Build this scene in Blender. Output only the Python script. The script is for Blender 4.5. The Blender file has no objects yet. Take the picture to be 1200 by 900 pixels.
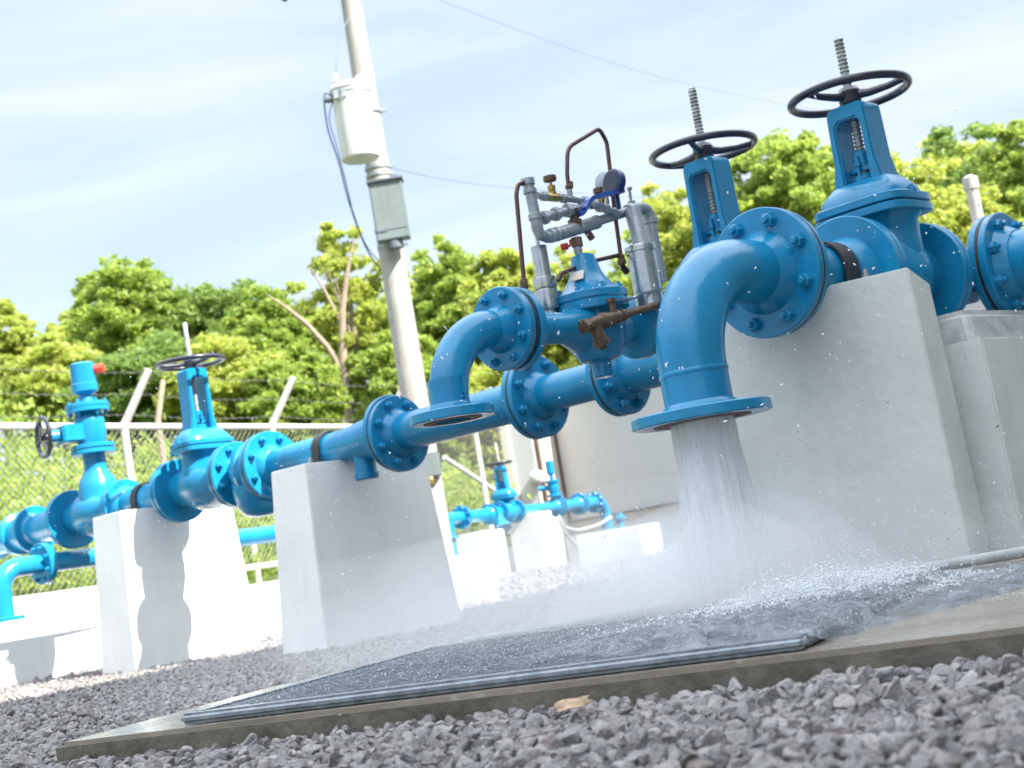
import bpy, bmesh, math, random
import numpy as np
from mathutils import Vector, Matrix

random.seed(11)
RNG = np.random.default_rng(7)
scene = bpy.context.scene
COL = scene.collection
PI = math.pi

# ------------------------------------------------------------------ camera
FPX, SLOPE, HY, BETA, CH = 1700.0, 0.168, 645.0, 44.0, 0.22
_r = math.atan(SLOPE)
_p = math.atan((HY - 450) * math.cos(_r) / FPX)
_b = math.radians(BETA)
FW = np.array([-math.sin(_b), math.cos(_b), 0.0])
RT = np.array([math.cos(_b), math.sin(_b), 0.0])
UP = np.array([0.0, 0.0, 1.0])
CF = FW * math.cos(_p) + UP * math.sin(_p)
CU0 = UP * math.cos(_p) - FW * math.sin(_p)
CR = RT * math.cos(_r) - CU0 * math.sin(_r)
CUP = CU0 * math.cos(_r) + RT * math.sin(_r)
CAM = np.array([0.0, 0.0, CH])
UV_U = np.array([0.951, 0.309, 0.0])      # yard axes: along the slab edge ...
UV_V = np.array([-0.309, 0.951, 0.0])     # ... and away from the camera


def ray(x, y):
    return CF + CR * (x - 600) / FPX - CUP * (y - 450) / FPX


def at(x, y, Z):                # point seen at a photo pixel, Z metres ahead
    r = ray(x, y)
    return CAM + r * (Z / r.dot(FW))


def onX(x, y, X):
    r = ray(x, y)
    return CAM + r * (X / r[0])


def onY(x, y, Y):
    r = ray(x, y)
    return CAM + r * (Y / r[1])


def onV(x, y, v):
    r = ray(x, y)
    return CAM + r * (v / r.dot(UV_V))


def uvp(u, v, z=0.0):
    p = UV_U * u + UV_V * v
    return np.array([p[0], p[1], z])


def sstep(a, b, x):
    t = min(1.0, max(0.0, (x - a) / (b - a)))
    return t * t * (3 - 2 * t)


def gz(x, y):                   # height of the gravel yard
    d = x * FW[0] + y * FW[1]
    return -0.058 - 0.045 * sstep(2.8, 7, d)


def gz_np(x, y):
    d = x * FW[0] + y * FW[1]
    f = lambda a, b: (lambda t: t * t * (3 - 2 * t))(np.clip((d - a) / (b - a), 0, 1))
    return -0.058 - 0.045 * f(2.8, 7)


# ------------------------------------------------------------------ materials
def new_mat(name):
    m = bpy.data.materials.new(name)
    m.use_nodes = True
    nt = m.node_tree
    nt.nodes.clear()
    out = nt.nodes.new('ShaderNodeOutputMaterial')
    return m, nt, out


def N(nt, t, **kw):
    n = nt.nodes.new(t)
    for k, v in kw.items():
        setattr(n, k, v)
    return n


def pbr(name, col, rough=0.5, metal=0.0, col2=None, scale=6.0, detail=6.0, bump=0.0, bscale=40.0,
        coat=0.0, spots=None, spot_scale=30.0, spot_lo=0.62, rvar=0.1, coords='Object', island=None, spec=0.5, streak=0.0):
    m, nt, out = new_mat(name)
    L = nt.links.new
    b = N(nt, 'ShaderNodeBsdfPrincipled')
    L(b.outputs[0], out.inputs[0])
    b.inputs['Base Color'].default_value = (*col, 1)
    b.inputs['Roughness'].default_value = rough
    b.inputs['Metallic'].default_value = metal
    b.inputs['Specular IOR Level'].default_value = spec
    b.inputs['Coat Weight'].default_value = coat
    b.inputs['Coat Roughness'].default_value = 0.12
    tc = N(nt, 'ShaderNodeTexCoord')
    src = None
    if col2 is not None:
        n = N(nt, 'ShaderNodeTexNoise')
        n.inputs['Scale'].default_value = scale
        n.inputs['Detail'].default_value = detail
        n.inputs['Roughness'].default_value = 0.62
        L(tc.outputs[coords], n.inputs['Vector'])
        cr = N(nt, 'ShaderNodeValToRGB')
        cr.color_ramp.elements[0].position = 0.35
        cr.color_ramp.elements[1].position = 0.68
        cr.color_ramp.elements[0].color = (*col, 1)
        cr.color_ramp.elements[1].color = (*col2, 1)
        L(n.outputs['Fac'], cr.inputs[0])
        src = cr.outputs[0]
        mr = N(nt, 'ShaderNodeMapRange')
        mr.inputs[3].default_value = max(0.03, rough - rvar)
        mr.inputs[4].default_value = min(1, rough + rvar)
        L(n.outputs['Fac'], mr.inputs[0])
        L(mr.outputs[0], b.inputs['Roughness'])
    if island is not None:
        g = N(nt, 'ShaderNodeNewGeometry')
        cr2 = N(nt, 'ShaderNodeValToRGB')
        while len(cr2.color_ramp.elements) < len(island):
            cr2.color_ramp.elements.new(0.5)
        for i, c in enumerate(island):
            cr2.color_ramp.elements[i].position = i / (len(island) - 1)
            cr2.color_ramp.elements[i].color = (*c, 1)
        L(g.outputs['Random Per Island'], cr2.inputs[0])
        if src is None:
            src = cr2.outputs[0]
        else:
            mx = N(nt, 'ShaderNodeMix', data_type='RGBA', blend_type='MIX')
            mx.inputs[0].default_value = 0.6
            L(src, mx.inputs[6])
            L(cr2.outputs[0], mx.inputs[7])
            src = mx.outputs[2]
    if spots is not None:
        n2 = N(nt, 'ShaderNodeTexNoise')
        n2.inputs['Scale'].default_value = spot_scale
        n2.inputs['Detail'].default_value = 3
        L(tc.outputs[coords], n2.inputs['Vector'])
        mr2 = N(nt, 'ShaderNodeMapRange')
        mr2.inputs[1].default_value = spot_lo
        mr2.inputs[2].default_value = spot_lo + 0.06
        L(n2.outputs['Fac'], mr2.inputs[0])
        mx = N(nt, 'ShaderNodeMix', data_type='RGBA')
        L(mr2.outputs[0], mx.inputs[0])
        if src is None:
            mx.inputs[6].default_value = (*col, 1)
        else:
            L(src, mx.inputs[6])
        mx.inputs[7].default_value = (*spots, 1)
        src = mx.outputs[2]
    if streak > 0:
        mpn = N(nt, 'ShaderNodeMapping')
        mpn.inputs['Scale'].default_value = (17, 17, 0.9)
        L(tc.outputs[coords], mpn.inputs[0])
        n3 = N(nt, 'ShaderNodeTexNoise')
        n3.inputs['Scale'].default_value = 1.0
        n3.inputs['Detail'].default_value = 5
        L(mpn.outputs[0], n3.inputs['Vector'])
        mr3 = N(nt, 'ShaderNodeMapRange')
        mr3.inputs[1].default_value = 0.45
        mr3.inputs[2].default_value = 0.78
        mr3.inputs[3].default_value = 0.0
        mr3.inputs[4].default_value = streak
        L(n3.outputs['Fac'], mr3.inputs[0])
        mx3 = N(nt, 'ShaderNodeMix', data_type='RGBA', blend_type='MULTIPLY')
        L(mr3.outputs[0], mx3.inputs[0])
        L(src, mx3.inputs[6])
        mx3.inputs[7].default_value = (0.52, 0.53, 0.52, 1)
        src = mx3.outputs[2]
    if src is not None:
        L(src, b.inputs['Base Color'])
    if bump > 0:
        nb = N(nt, 'ShaderNodeTexNoise')
        nb.inputs['Scale'].default_value = bscale
        nb.inputs['Detail'].default_value = 8
        L(tc.outputs[coords], nb.inputs['Vector'])
        bp = N(nt, 'ShaderNodeBump')
        bp.inputs['Strength'].default_value = bump
        bp.inputs['Distance'].default_value = 0.01
        L(nb.outputs['Fac'], bp.inputs['Height'])
        L(bp.outputs[0], b.inputs['Normal'])
    return m


def leaf_mat(name, cols):
    m, nt, out = new_mat(name)
    L = nt.links.new
    g = N(nt, 'ShaderNodeNewGeometry')
    cr = N(nt, 'ShaderNodeValToRGB')
    while len(cr.color_ramp.elements) < len(cols):
        cr.color_ramp.elements.new(0.5)
    for i, c in enumerate(cols):
        cr.color_ramp.elements[i].position = i / (len(cols) - 1)
        cr.color_ramp.elements[i].color = (*c, 1)
    L(g.outputs['Random Per Island'], cr.inputs[0])
    d = N(nt, 'ShaderNodeBsdfPrincipled')
    d.inputs['Roughness'].default_value = 0.45
    L(cr.outputs[0], d.inputs['Base Color'])
    t = N(nt, 'ShaderNodeBsdfTranslucent')
    hs = N(nt, 'ShaderNodeHueSaturation')
    hs.inputs['Value'].default_value = 1.75
    hs.inputs['Hue'].default_value = 0.485
    L(cr.outputs[0], hs.inputs['Color'])
    L(hs.outputs[0], t.inputs['Color'])
    mx = N(nt, 'ShaderNodeMixShader')
    mx.inputs[0].default_value = 0.55
    L(d.outputs[0], mx.inputs[1])
    L(t.outputs[0], mx.inputs[2])
    L(mx.outputs[0], out.inputs[0])
    return m


def water_mat(name, lo, hi, sx=28.0, sz=2.0, white=0.85, rough=0.25):
    m, nt, out = new_mat(name)
    L = nt.links.new
    tc = N(nt, 'ShaderNodeTexCoord')
    mp = N(nt, 'ShaderNodeMapping')
    mp.inputs['Scale'].default_value = (sx, sx, sz)
    L(tc.outputs['Object'], mp.inputs[0])
    n = N(nt, 'ShaderNodeTexNoise')
    n.inputs['Scale'].default_value = 1.0
    n.inputs['Detail'].default_value = 5
    L(mp.outputs[0], n.inputs['Vector'])
    mr = N(nt, 'ShaderNodeMapRange')
    mr.inputs[1].default_value = 0.36
    mr.inputs[2].default_value = 0.66
    mr.inputs[3].default_value = lo
    mr.inputs[4].default_value = hi
    L(n.outputs['Fac'], mr.inputs[0])
    tr = N(nt, 'ShaderNodeBsdfTransparent')
    df = N(nt, 'ShaderNodeBsdfPrincipled')
    df.inputs['Base Color'].default_value = (white * 0.95, white * 0.98, white, 1)
    df.inputs['Roughness'].default_value = rough
    tl = N(nt, 'ShaderNodeBsdfTranslucent')
    tl.inputs[0].default_value = (white * 0.95, white * 0.98, white, 1)
    m2 = N(nt, 'ShaderNodeMixShader')
    m2.inputs[0].default_value = 0.45
    L(df.outputs[0], m2.inputs[1])
    L(tl.outputs[0], m2.inputs[2])
    mx = N(nt, 'ShaderNodeMixShader')
    L(mr.outputs[0], mx.inputs[0])
    L(tr.outputs[0], mx.inputs[1])
    L(m2.outputs[0], mx.inputs[2])
    L(mx.outputs[0], out.inputs[0])
    return m


def water_film_mat():
    m, nt, out = new_mat('water_film')
    b = N(nt, 'ShaderNodeBsdfPrincipled')
    b.inputs['Base Color'].default_value = (0.20, 0.23, 0.26, 1)
    b.inputs['Roughness'].default_value = 0.13
    tc = N(nt, 'ShaderNodeTexCoord')
    nb = N(nt, 'ShaderNodeTexNoise')
    nb.inputs['Scale'].default_value = 42
    nb.inputs['Detail'].default_value = 7
    nt.links.new(tc.outputs['Object'], nb.inputs['Vector'])
    bp = N(nt, 'ShaderNodeBump')
    bp.inputs['Strength'].default_value = 1.0
    bp.inputs['Distance'].default_value = 0.012
    nt.links.new(nb.outputs['Fac'], bp.inputs['Height'])
    nt.links.new(bp.outputs[0], b.inputs['Normal'])
    tr = N(nt, 'ShaderNodeBsdfTransparent')
    n2 = N(nt, 'ShaderNodeTexNoise')
    n2.inputs['Scale'].default_value = 13
    n2.inputs['Detail'].default_value = 6
    nt.links.new(tc.outputs['Object'], n2.inputs['Vector'])
    mr = N(nt, 'ShaderNodeMapRange')
    mr.inputs[1].default_value = 0.35
    mr.inputs[2].default_value = 0.65
    mr.inputs[3].default_value = 0.30
    mr.inputs[4].default_value = 0.85
    nt.links.new(n2.outputs['Fac'], mr.inputs[0])
    mx = N(nt, 'ShaderNodeMixShader')
    nt.links.new(mr.outputs[0], mx.inputs[0])
    nt.links.new(tr.outputs[0], mx.inputs[1])
    nt.links.new(b.outputs[0], mx.inputs[2])
    nt.links.new(mx.outputs[0], out.inputs[0])
    return m


def vol_mat(name, dens, col=(0.97, 0.985, 1.0)):
    m, nt, out = new_mat(name)
    v = N(nt, 'ShaderNodeVolumePrincipled')
    v.inputs['Color'].default_value = (*col, 1)
    v.inputs['Density'].default_value = dens
    v.inputs['Anisotropy'].default_value = 0.1
    nt.links.new(v.outputs[0], out.inputs['Volume'])
    return m


M = {}
M['paint'] = pbr('blue_paint', (0.006, 0.187, 0.375), 0.22, 0, (0.010, 0.23, 0.435), 5, bump=0.12, bscale=48, coat=0.0, spec=0.45,
                 spots=(0.05, 0.24, 0.42), spot_scale=55, spot_lo=0.71, streak=0.40)
M['gasket'] = pbr('black_rubber', (0.012, 0.012, 0.014), 0.6, 0, (0.03, 0.03, 0.03), 20)
M['wheel'] = pbr('dark_enamel', (0.012, 0.014, 0.03), 0.3, 0, (0.02, 0.022, 0.04), 14, coat=0.3)
M['stem'] = pbr('threaded_steel', (0.42, 0.43, 0.42), 0.42, 0.5, (0.18, 0.17, 0.15), 40)
M['galv'] = pbr('galvanised_steel', (0.36, 0.40, 0.42), 0.48, 0.55, (0.25, 0.29, 0.32), 24, bump=0.05, bscale=120)
M['steel'] = pbr('brushed_steel', (0.50, 0.52, 0.52), 0.26, 0.9, (0.36, 0.38, 0.38), 30)
M['copper'] = pbr('tarnished_copper', (0.13, 0.065, 0.05), 0.42, 0.7, (0.075, 0.05, 0.05), 40)
M['brass'] = pbr('brass', (0.48, 0.33, 0.08), 0.36, 0.8, (0.30, 0.22, 0.09), 60)
M['bronze'] = pbr('rusty_bronze', (0.15, 0.095, 0.055), 0.5, 0.4, (0.075, 0.045, 0.032), 50, bump=0.15, bscale=90)
M['lever'] = pbr('blue_lever_coating', (0.01, 0.06, 0.30), 0.3, 0, (0.012, 0.07, 0.34), 20, coat=0.3)
M['gauge_blue'] = pbr('dark_blue_case', (0.012, 0.03, 0.10), 0.3, 0, (0.02, 0.045, 0.13), 20)
M['red'] = pbr('red_plastic', (0.60, 0.045, 0.02), 0.4, 0, (0.65, 0.06, 0.03), 20)
M['rust'] = pbr('rusted_iron', (0.10, 0.045, 0.03), 0.8, 0.1, (0.22, 0.13, 0.11), 38, bump=0.4, bscale=70)
M['sticker'] = pbr('worn_sticker', (0.66, 0.62, 0.58), 0.5, 0, (0.62, 0.42, 0.36), 40)
M['white'] = pbr('white_concrete', (0.78, 0.78, 0.76), 0.75, 0, (0.72, 0.725, 0.71), 3.0, bump=0.22, bscale=26,
                 spots=(0.42, 0.42, 0.40), spot_scale=60, spot_lo=0.715, streak=0.10)
M['grey_conc'] = pbr('grey_painted_concrete', (0.64, 0.655, 0.64), 0.7, 0, (0.55, 0.57, 0.55), 3.5, bump=0.3, bscale=30, streak=0.18,
                     spots=(0.20, 0.20, 0.19), spot_scale=55, spot_lo=0.71)
M['grout'] = pbr('rough_grout', (0.46, 0.47, 0.46), 0.85, 0, (0.30, 0.31, 0.31), 14, bump=0.6, bscale=24)
M['wall'] = pbr('pale_render', (0.47, 0.475, 0.48), 0.85, 0, (0.44, 0.445, 0.45), 0.8, bump=0.04, bscale=20)
M['cream'] = pbr('cream_render', (0.62, 0.58, 0.50), 0.85, 0, (0.57, 0.53, 0.45), 2)
M['brown'] = pbr('brown_trim', (0.12, 0.08, 0.06), 0.7, 0, (0.16, 0.11, 0.08), 8)
M['tan'] = pbr('buff_band', (0.36, 0.31, 0.25), 0.85, 0, (0.36, 0.31, 0.25), 4)
M['pad'] = pbr('wet_concrete', (0.27, 0.235, 0.19), 0.22, 0, (0.16, 0.138, 0.11), 5, bump=0.32, bscale=30, rvar=0.22,
               spots=(0.31, 0.285, 0.25), spot_scale=16, spot_lo=0.64)
M['grate'] = pbr('wet_iron_grating', (0.15, 0.175, 0.20), 0.26, 0.3, (0.28, 0.31, 0.35), 26, rvar=0.18, bump=0.3, bscale=60)
M['wetedge'] = pbr('dark_wet_edge', (0.085, 0.075, 0.058), 0.3, 0, (0.17, 0.15, 0.12), 9, bump=0.4, bscale=40, streak=0.6)
M['shade_block'] = pbr('shade_block_pale_green', (0.33, 0.35, 0.32), 0.8, 0, (0.29, 0.31, 0.285), 2)  # walls of the added shade block, tone set for its bounce light
M['hollow_dark'] = pbr('painted_hollow_dark', (0.02, 0.024, 0.03), 0.3)  # near-black colour standing in for unlit depth
M['conduit'] = pbr('grey_conduit', (0.34, 0.37, 0.37), 0.5, 0, (0.25, 0.27, 0.27), 14)
M['fence'] = pbr('galvanised_fence', (0.62, 0.60, 0.57), 0.5, 0.25, (0.52, 0.50, 0.48), 9)
M['wire'] = pbr('fence_wire', (0.10, 0.10, 0.097), 0.6, 0.2)
M['pole'] = pbr('concrete_pole', (0.36, 0.35, 0.33), 0.85, 0, (0.27, 0.26, 0.245), 4, bump=0.2, bscale=15, streak=0.4)
M['tank'] = pbr('transformer_enamel', (0.55, 0.55, 0.54), 0.45, 0, (0.48, 0.48, 0.46), 3, streak=0.35)
M['cabinet'] = pbr('grey_green_enamel', (0.155, 0.195, 0.195), 0.5, 0, (0.125, 0.16, 0.16), 3, streak=0.3)
M['cable'] = pbr('cable_black', (0.09, 0.105, 0.13), 0.6)
M['bark'] = pbr('pale_bark', (0.30, 0.24, 0.18), 0.9, 0, (0.20, 0.16, 0.12), 9, bump=0.4, bscale=30)
M['stone'] = pbr('mauve_gravel', (0.245, 0.228, 0.225), 0.5, 0, (0.10, 0.094, 0.094), 38, bump=0.5, bscale=100, rvar=0.2,
                 island=[(0.06, 0.05, 0.048), (0.23, 0.215, 0.215), (0.11, 0.105, 0.11), (0.36, 0.335, 0.33), (0.15, 0.11, 0.095), (0.18, 0.18, 0.19), (0.27, 0.24, 0.215)])
M['bed'] = pbr('gravel_bed', (0.15, 0.138, 0.142), 0.85, 0, (0.07, 0.064, 0.067), 34, bump=0.9, bscale=38)
M['grass'] = pbr('grass_ground', (0.10, 0.15, 0.035), 0.9, 0, (0.16, 0.19, 0.06), 2.5, bump=0.5, bscale=12)
M['leafA'] = leaf_mat('leaves_mid', [(0.15, 0.24, 0.05), (0.22, 0.32, 0.06), (0.29, 0.36, 0.08), (0.18, 0.27, 0.055)])
M['leafB'] = leaf_mat('leaves_yellow', [(0.22, 0.30, 0.055), (0.31, 0.37, 0.075), (0.26, 0.33, 0.06), (0.37, 0.38, 0.12)])
M['leafC'] = leaf_mat('leaves_dark', [(0.11, 0.19, 0.05), (0.17, 0.26, 0.06), (0.13, 0.21, 0.05), (0.20, 0.29, 0.07)])
M['dryleaf'] = pbr('dry_leaf', (0.50, 0.38, 0.26), 0.8, 0, (0.36, 0.24, 0.15), 90)
M['jet'] = water_mat('falling_water', 0.44, 0.80, 34, 1.3, 0.95)
M['strand'] = water_mat('water_strands', 0.18, 0.60, 60, 4, 0.93)
M['drop'] = water_mat('water_drops', 0.75, 0.95, 10, 10, 0.9, 0.15)
M['foam'] = water_mat('water_foam', 0.10, 0.85, 55, 55, 0.88)
M['film'] = water_film_mat()
M['mist_a'] = vol_mat('mist_dense', 5.0)
M['mist_b'] = vol_mat('mist_mid', 2.0)
M['mist_c'] = vol_mat('mist_thin', 0.17)

# ------------------------------------------------------------------ mesh builder
def unit(v):
    v = np.asarray(v, float)
    return v / max(1e-12, np.linalg.norm(v))


def frame(ax):
    ax = unit(ax)
    h = np.array([0, 0, 1.0]) if abs(ax[2]) < 0.9 else np.array([1.0, 0, 0])
    u = unit(np.cross(h, ax))
    return u, np.cross(ax, u), ax


class MB:
    def __init__(s):
        s.v, s.f = [], []

    def add(s, vs, fs):
        o = len(s.v)
        s.v.extend([tuple(map(float, p)) for p in vs])
        s.f.extend([tuple(i + o for i in f) for f in fs])
        return s

    def lathe(s, prof, org, ax=(0, 0, 1), seg=32, scale=(1, 1), caps=True):
        u, v, w = frame(ax)
        org = np.asarray(org, float)
        vs, fs = [], []
        n = len(prof)
        for (r, h) in prof:
            for k in range(seg):
                a = 2 * PI * k / seg
                vs.append(org + u * (r * scale[0] * math.cos(a)) + v * (r * scale[1] * math.sin(a)) + w * h)
        for i in range(n - 1):
            for k in range(seg):
                k2 = (k + 1) % seg
                fs.append((i * seg + k, i * seg + k2, (i + 1) * seg + k2, (i + 1) * seg + k))
        if caps:
            fs.append(tuple(range(seg - 1, -1, -1)))
            fs.append(tuple((n - 1) * seg + k for k in range(seg)))
        return s.add(vs, fs)

    def cyl(s, a, b, r, r2=None, seg=20):
        a, b = np.asarray(a, float), np.asarray(b, float)
        L = np.linalg.norm(b - a)
        return s.lathe([(r, 0), (r if r2 is None else r2, L)], a, b - a, seg)

    def tube(s, pts, r, seg=14, caps=True, closed=False):
        pts = [np.asarray(p, float) for p in pts]
        n = len(pts)
        rs = r if hasattr(r, '__len__') else [r] * n
        tans = []
        for i in range(n):
            if closed:
                t = pts[(i + 1) % n] - pts[i - 1]
            else:
                t = pts[min(i + 1, n - 1)] - pts[max(i - 1, 0)]
            tans.append(unit(t))
        u, v, _ = frame(tans[0])
        vs, fs = [], []
        for i in range(n):
            t = tans[i]
            u = unit(u - t * u.dot(t))
            v = np.cross(t, u)
            for k in range(seg):
                a = 2 * PI * k / seg
                vs.append(pts[i] + (u * math.cos(a) + v * math.sin(a)) * rs[i])
        m = n if closed else n - 1
        for i in range(m):
            j = (i + 1) % n
            for k in range(seg):
                k2 = (k + 1) % seg
                fs.append((i * seg + k, i * seg + k2, j * seg + k2, j * seg + k))
        if caps and not closed:
            fs.append(tuple(range(seg - 1, -1, -1)))
            fs.append(tuple((n - 1) * seg + k for k in range(seg)))
        return s.add(vs, fs)

    def ring(s, c, ax, R, r, seg=40, rs=12):
        u, v, w = frame(ax)
        c = np.asarray(c, float)
        return s.tube([c + (u * math.cos(2 * PI * k / seg) + v * math.sin(2 * PI * k / seg)) * R for k in range(seg)], r, rs, closed=True)

    def loft(s, loops, caps=True):
        n = len(loops[0])
        vs = [p for l in loops for p in l]
        fs = []
        for i in range(len(loops) - 1):
            for k in range(n):
                k2 = (k + 1) % n
                fs.append((i * n + k, i * n + k2, (i + 1) * n + k2, (i + 1) * n + k))
        if caps:
            fs.append(tuple(range(n - 1, -1, -1)))
            fs.append(tuple((len(loops) - 1) * n + k for k in range(n)))
        return s.add(vs, fs)

    def prism(s, poly, a, b, c, org, depth):
        # poly in (a,b) plane, extruded +-depth/2 along c
        org, a, b, c = [np.asarray(q, float) for q in (org, a, b, c)]
        n = len(poly)
        vs = [org + a * x + b * y - c * depth / 2 for x, y in poly] + [org + a * x + b * y + c * depth / 2 for x, y in poly]
        fs = [tuple(range(n - 1, -1, -1)), tuple(range(n, 2 * n))]
        for k in range(n):
            k2 = (k + 1) % n
            fs.append((k, k2, n + k2, n + k))
        return s.add(vs, fs)

    def box(s, c, sx, sy, sz, a=(1, 0, 0), b=(0, 1, 0), w=(0, 0, 1)):
        return s.prism([(-sx / 2, -sy / 2), (sx / 2, -sy / 2), (sx / 2, sy / 2), (-sx / 2, sy / 2)], a, b, w, c, sz)

    def hexa(s, lo, hi):        # eight-corner block: four bottom points, four top points
        return s.loft([lo, hi])


WP = {}


def link_mesh(name, me, mat, parent, origin):
    o = bpy.data.objects.new(name, me)
    COL.objects.link(o)
    if mat is not None and not me.materials:
        me.materials.append(mat)
    base = WP[parent.name] if parent is not None else np.zeros(3)
    o.location = tuple(origin - base)
    if parent is not None:
        o.parent = parent
    WP[o.name] = np.array(origin, float)
    return o


def part(name, mb, mat, parent=None, origin=None, smooth=35, bevel=0.0, bseg=2):
    if origin is None:
        origin = WP[parent.name] if parent is not None else np.array(mb.v).mean(0)
    origin = np.asarray(origin, float)
    me = bpy.data.meshes.new(name)
    me.from_pydata([tuple(np.asarray(p) - origin) for p in mb.v], [], mb.f)
    bm = bmesh.new()
    bm.from_mesh(me)
    bmesh.ops.recalc_face_normals(bm, faces=bm.faces)
    if bevel > 0:
        es = [e for e in bm.edges if len(e.link_faces) == 2 and e.calc_face_angle(0) > math.radians(32)]
        bmesh.ops.bevel(bm, geom=es, offset=bevel, segments=bseg, affect='EDGES', clamp_overlap=True)
    bm.to_mesh(me)
    bm.free()
    if smooth:
        me.polygons.foreach_set('use_smooth', [True] * len(me.polygons))
        me.set_sharp_from_angle(angle=math.radians(smooth))
    return link_mesh(name, me, mat, parent, origin)


def tag(o, label=None, cat=None, group=None, kind=None):
    if label:
        o['label'] = label
    if cat:
        o['category'] = cat
    if group:
        o['group'] = group
    if kind:
        o['kind'] = kind
    return o


def thing(name, label, cat, loc, group=None):
    o = bpy.data.objects.new(name, None)
    COL.objects.link(o)
    o.location = tuple(loc)
    o.empty_display_size = 0.1
    WP[o.name] = np.asarray(loc, float)
    return tag(o, label, cat, group)


def np_mesh(name, V, F, mat, smooth=False):
    """V (n,3), F (m,k) arrays -> mesh object at the origin"""
    me = bpy.data.meshes.new(name)
    V = np.ascontiguousarray(V, dtype=np.float32)
    F = np.ascontiguousarray(F, dtype=np.int32)
    m, k = F.shape
    me.vertices.add(len(V))
    me.vertices.foreach_set('co', V.ravel())
    me.loops.add(m * k)
    me.loops.foreach_set('vertex_index', F.ravel())
    me.polygons.add(m)
    me.polygons.foreach_set('loop_start', np.arange(0, m * k, k, dtype=np.int32))
    me.polygons.foreach_set('use_smooth', np.full(m, smooth))
    me.update(calc_edges=True)
    me.validate()
    me.materials.append(mat)
    return me


# ------------------------------------------------------------------ pipe fittings
BOLT = {}


def bolt_mesh(ax, s):
    key = (tuple(np.round(ax, 3)), round(s, 4))
    if key not in BOLT:
        mb = MB()
        mb.lathe([(1.18 * s, 0), (1.18 * s, 0.18 * s), (s, 0.18 * s), (s, 0.95 * s), (0.86 * s, 1.1 * s)], (0, 0, 0), ax, 6)
        mb.lathe([(0.52 * s, 1.0 * s), (0.52 * s, 1.75 * s), (0.42 * s, 1.85 * s)], (0, 0, 0), ax, 10)
        me = bpy.data.meshes.new('bolt')
        me.from_pydata(mb.v, [], mb.f)
        me.materials.append(M['paint'])
        BOLT[key] = me
    return BOLT[key]


def flange(parent, c, ax, R, side=0, t=0.026, nb=8, bs=0.0185, rb=0.80, phase=0.5, hole=None):
    """a disc flange centred at c; bolts (sub-parts) on the face that looks along side*ax"""
    c = np.asarray(c, float)
    ax = unit(ax)
    mb = MB()
    h = t / 2
    if hole:
        prof = [(hole, -h), (R - 0.003, -h), (R, -h + 0.003), (R, h - 0.003), (R - 0.003, h), (hole, h), (hole, -h)]
        mb.lathe(prof, c, ax, 48, caps=False)
    else:
        mb.lathe([(R - 0.003, -h), (R, -h + 0.003), (R, h - 0.003), (R - 0.003, h)], c, ax, 48)
    f = part('flange', mb, M['paint'], parent, c)
    if side:
        u, v, w = frame(ax)
        me = bolt_mesh(ax * side, bs)
        for k in range(nb):
            a = 2 * PI * (k + phase) / nb
            link_mesh('bolt', me, None, f, c + (u * math.cos(a) + v * math.sin(a)) * R * rb + ax * side * h)
    return f


def gasket(parent, c, ax, R):
    mb = MB()
    mb.lathe([(R - 0.001, -0.0045), (R - 0.001, 0.0045)], c, ax, 48)
    return part('gasket', mb, M['gasket'], parent, c)


def arc(c, a, b, R, a0, a1, n=14):
    return [np.asarray(c) + (np.asarray(a) * math.cos(t) + np.asarray(b) * math.sin(t)) * R
            for t in np.linspace(a0, a1, n)]


AX, AY, AZ = np.array([1.0, 0, 0]), np.array([0, 1.0, 0]), np.array([0, 0, 1.0])


def superloop(c, a, b, ra, rb, n=32, p=3.2):
    out = []
    for k in range(n):
        t = 2 * PI * k / n
        ct, st = math.cos(t), math.sin(t)
        out.append(np.asarray(c) + a * (ra * math.copysign(abs(ct) ** (2 / p), ct)) + b * (rb * math.copysign(abs(st) ** (2 / p), st)))
    return out


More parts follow.
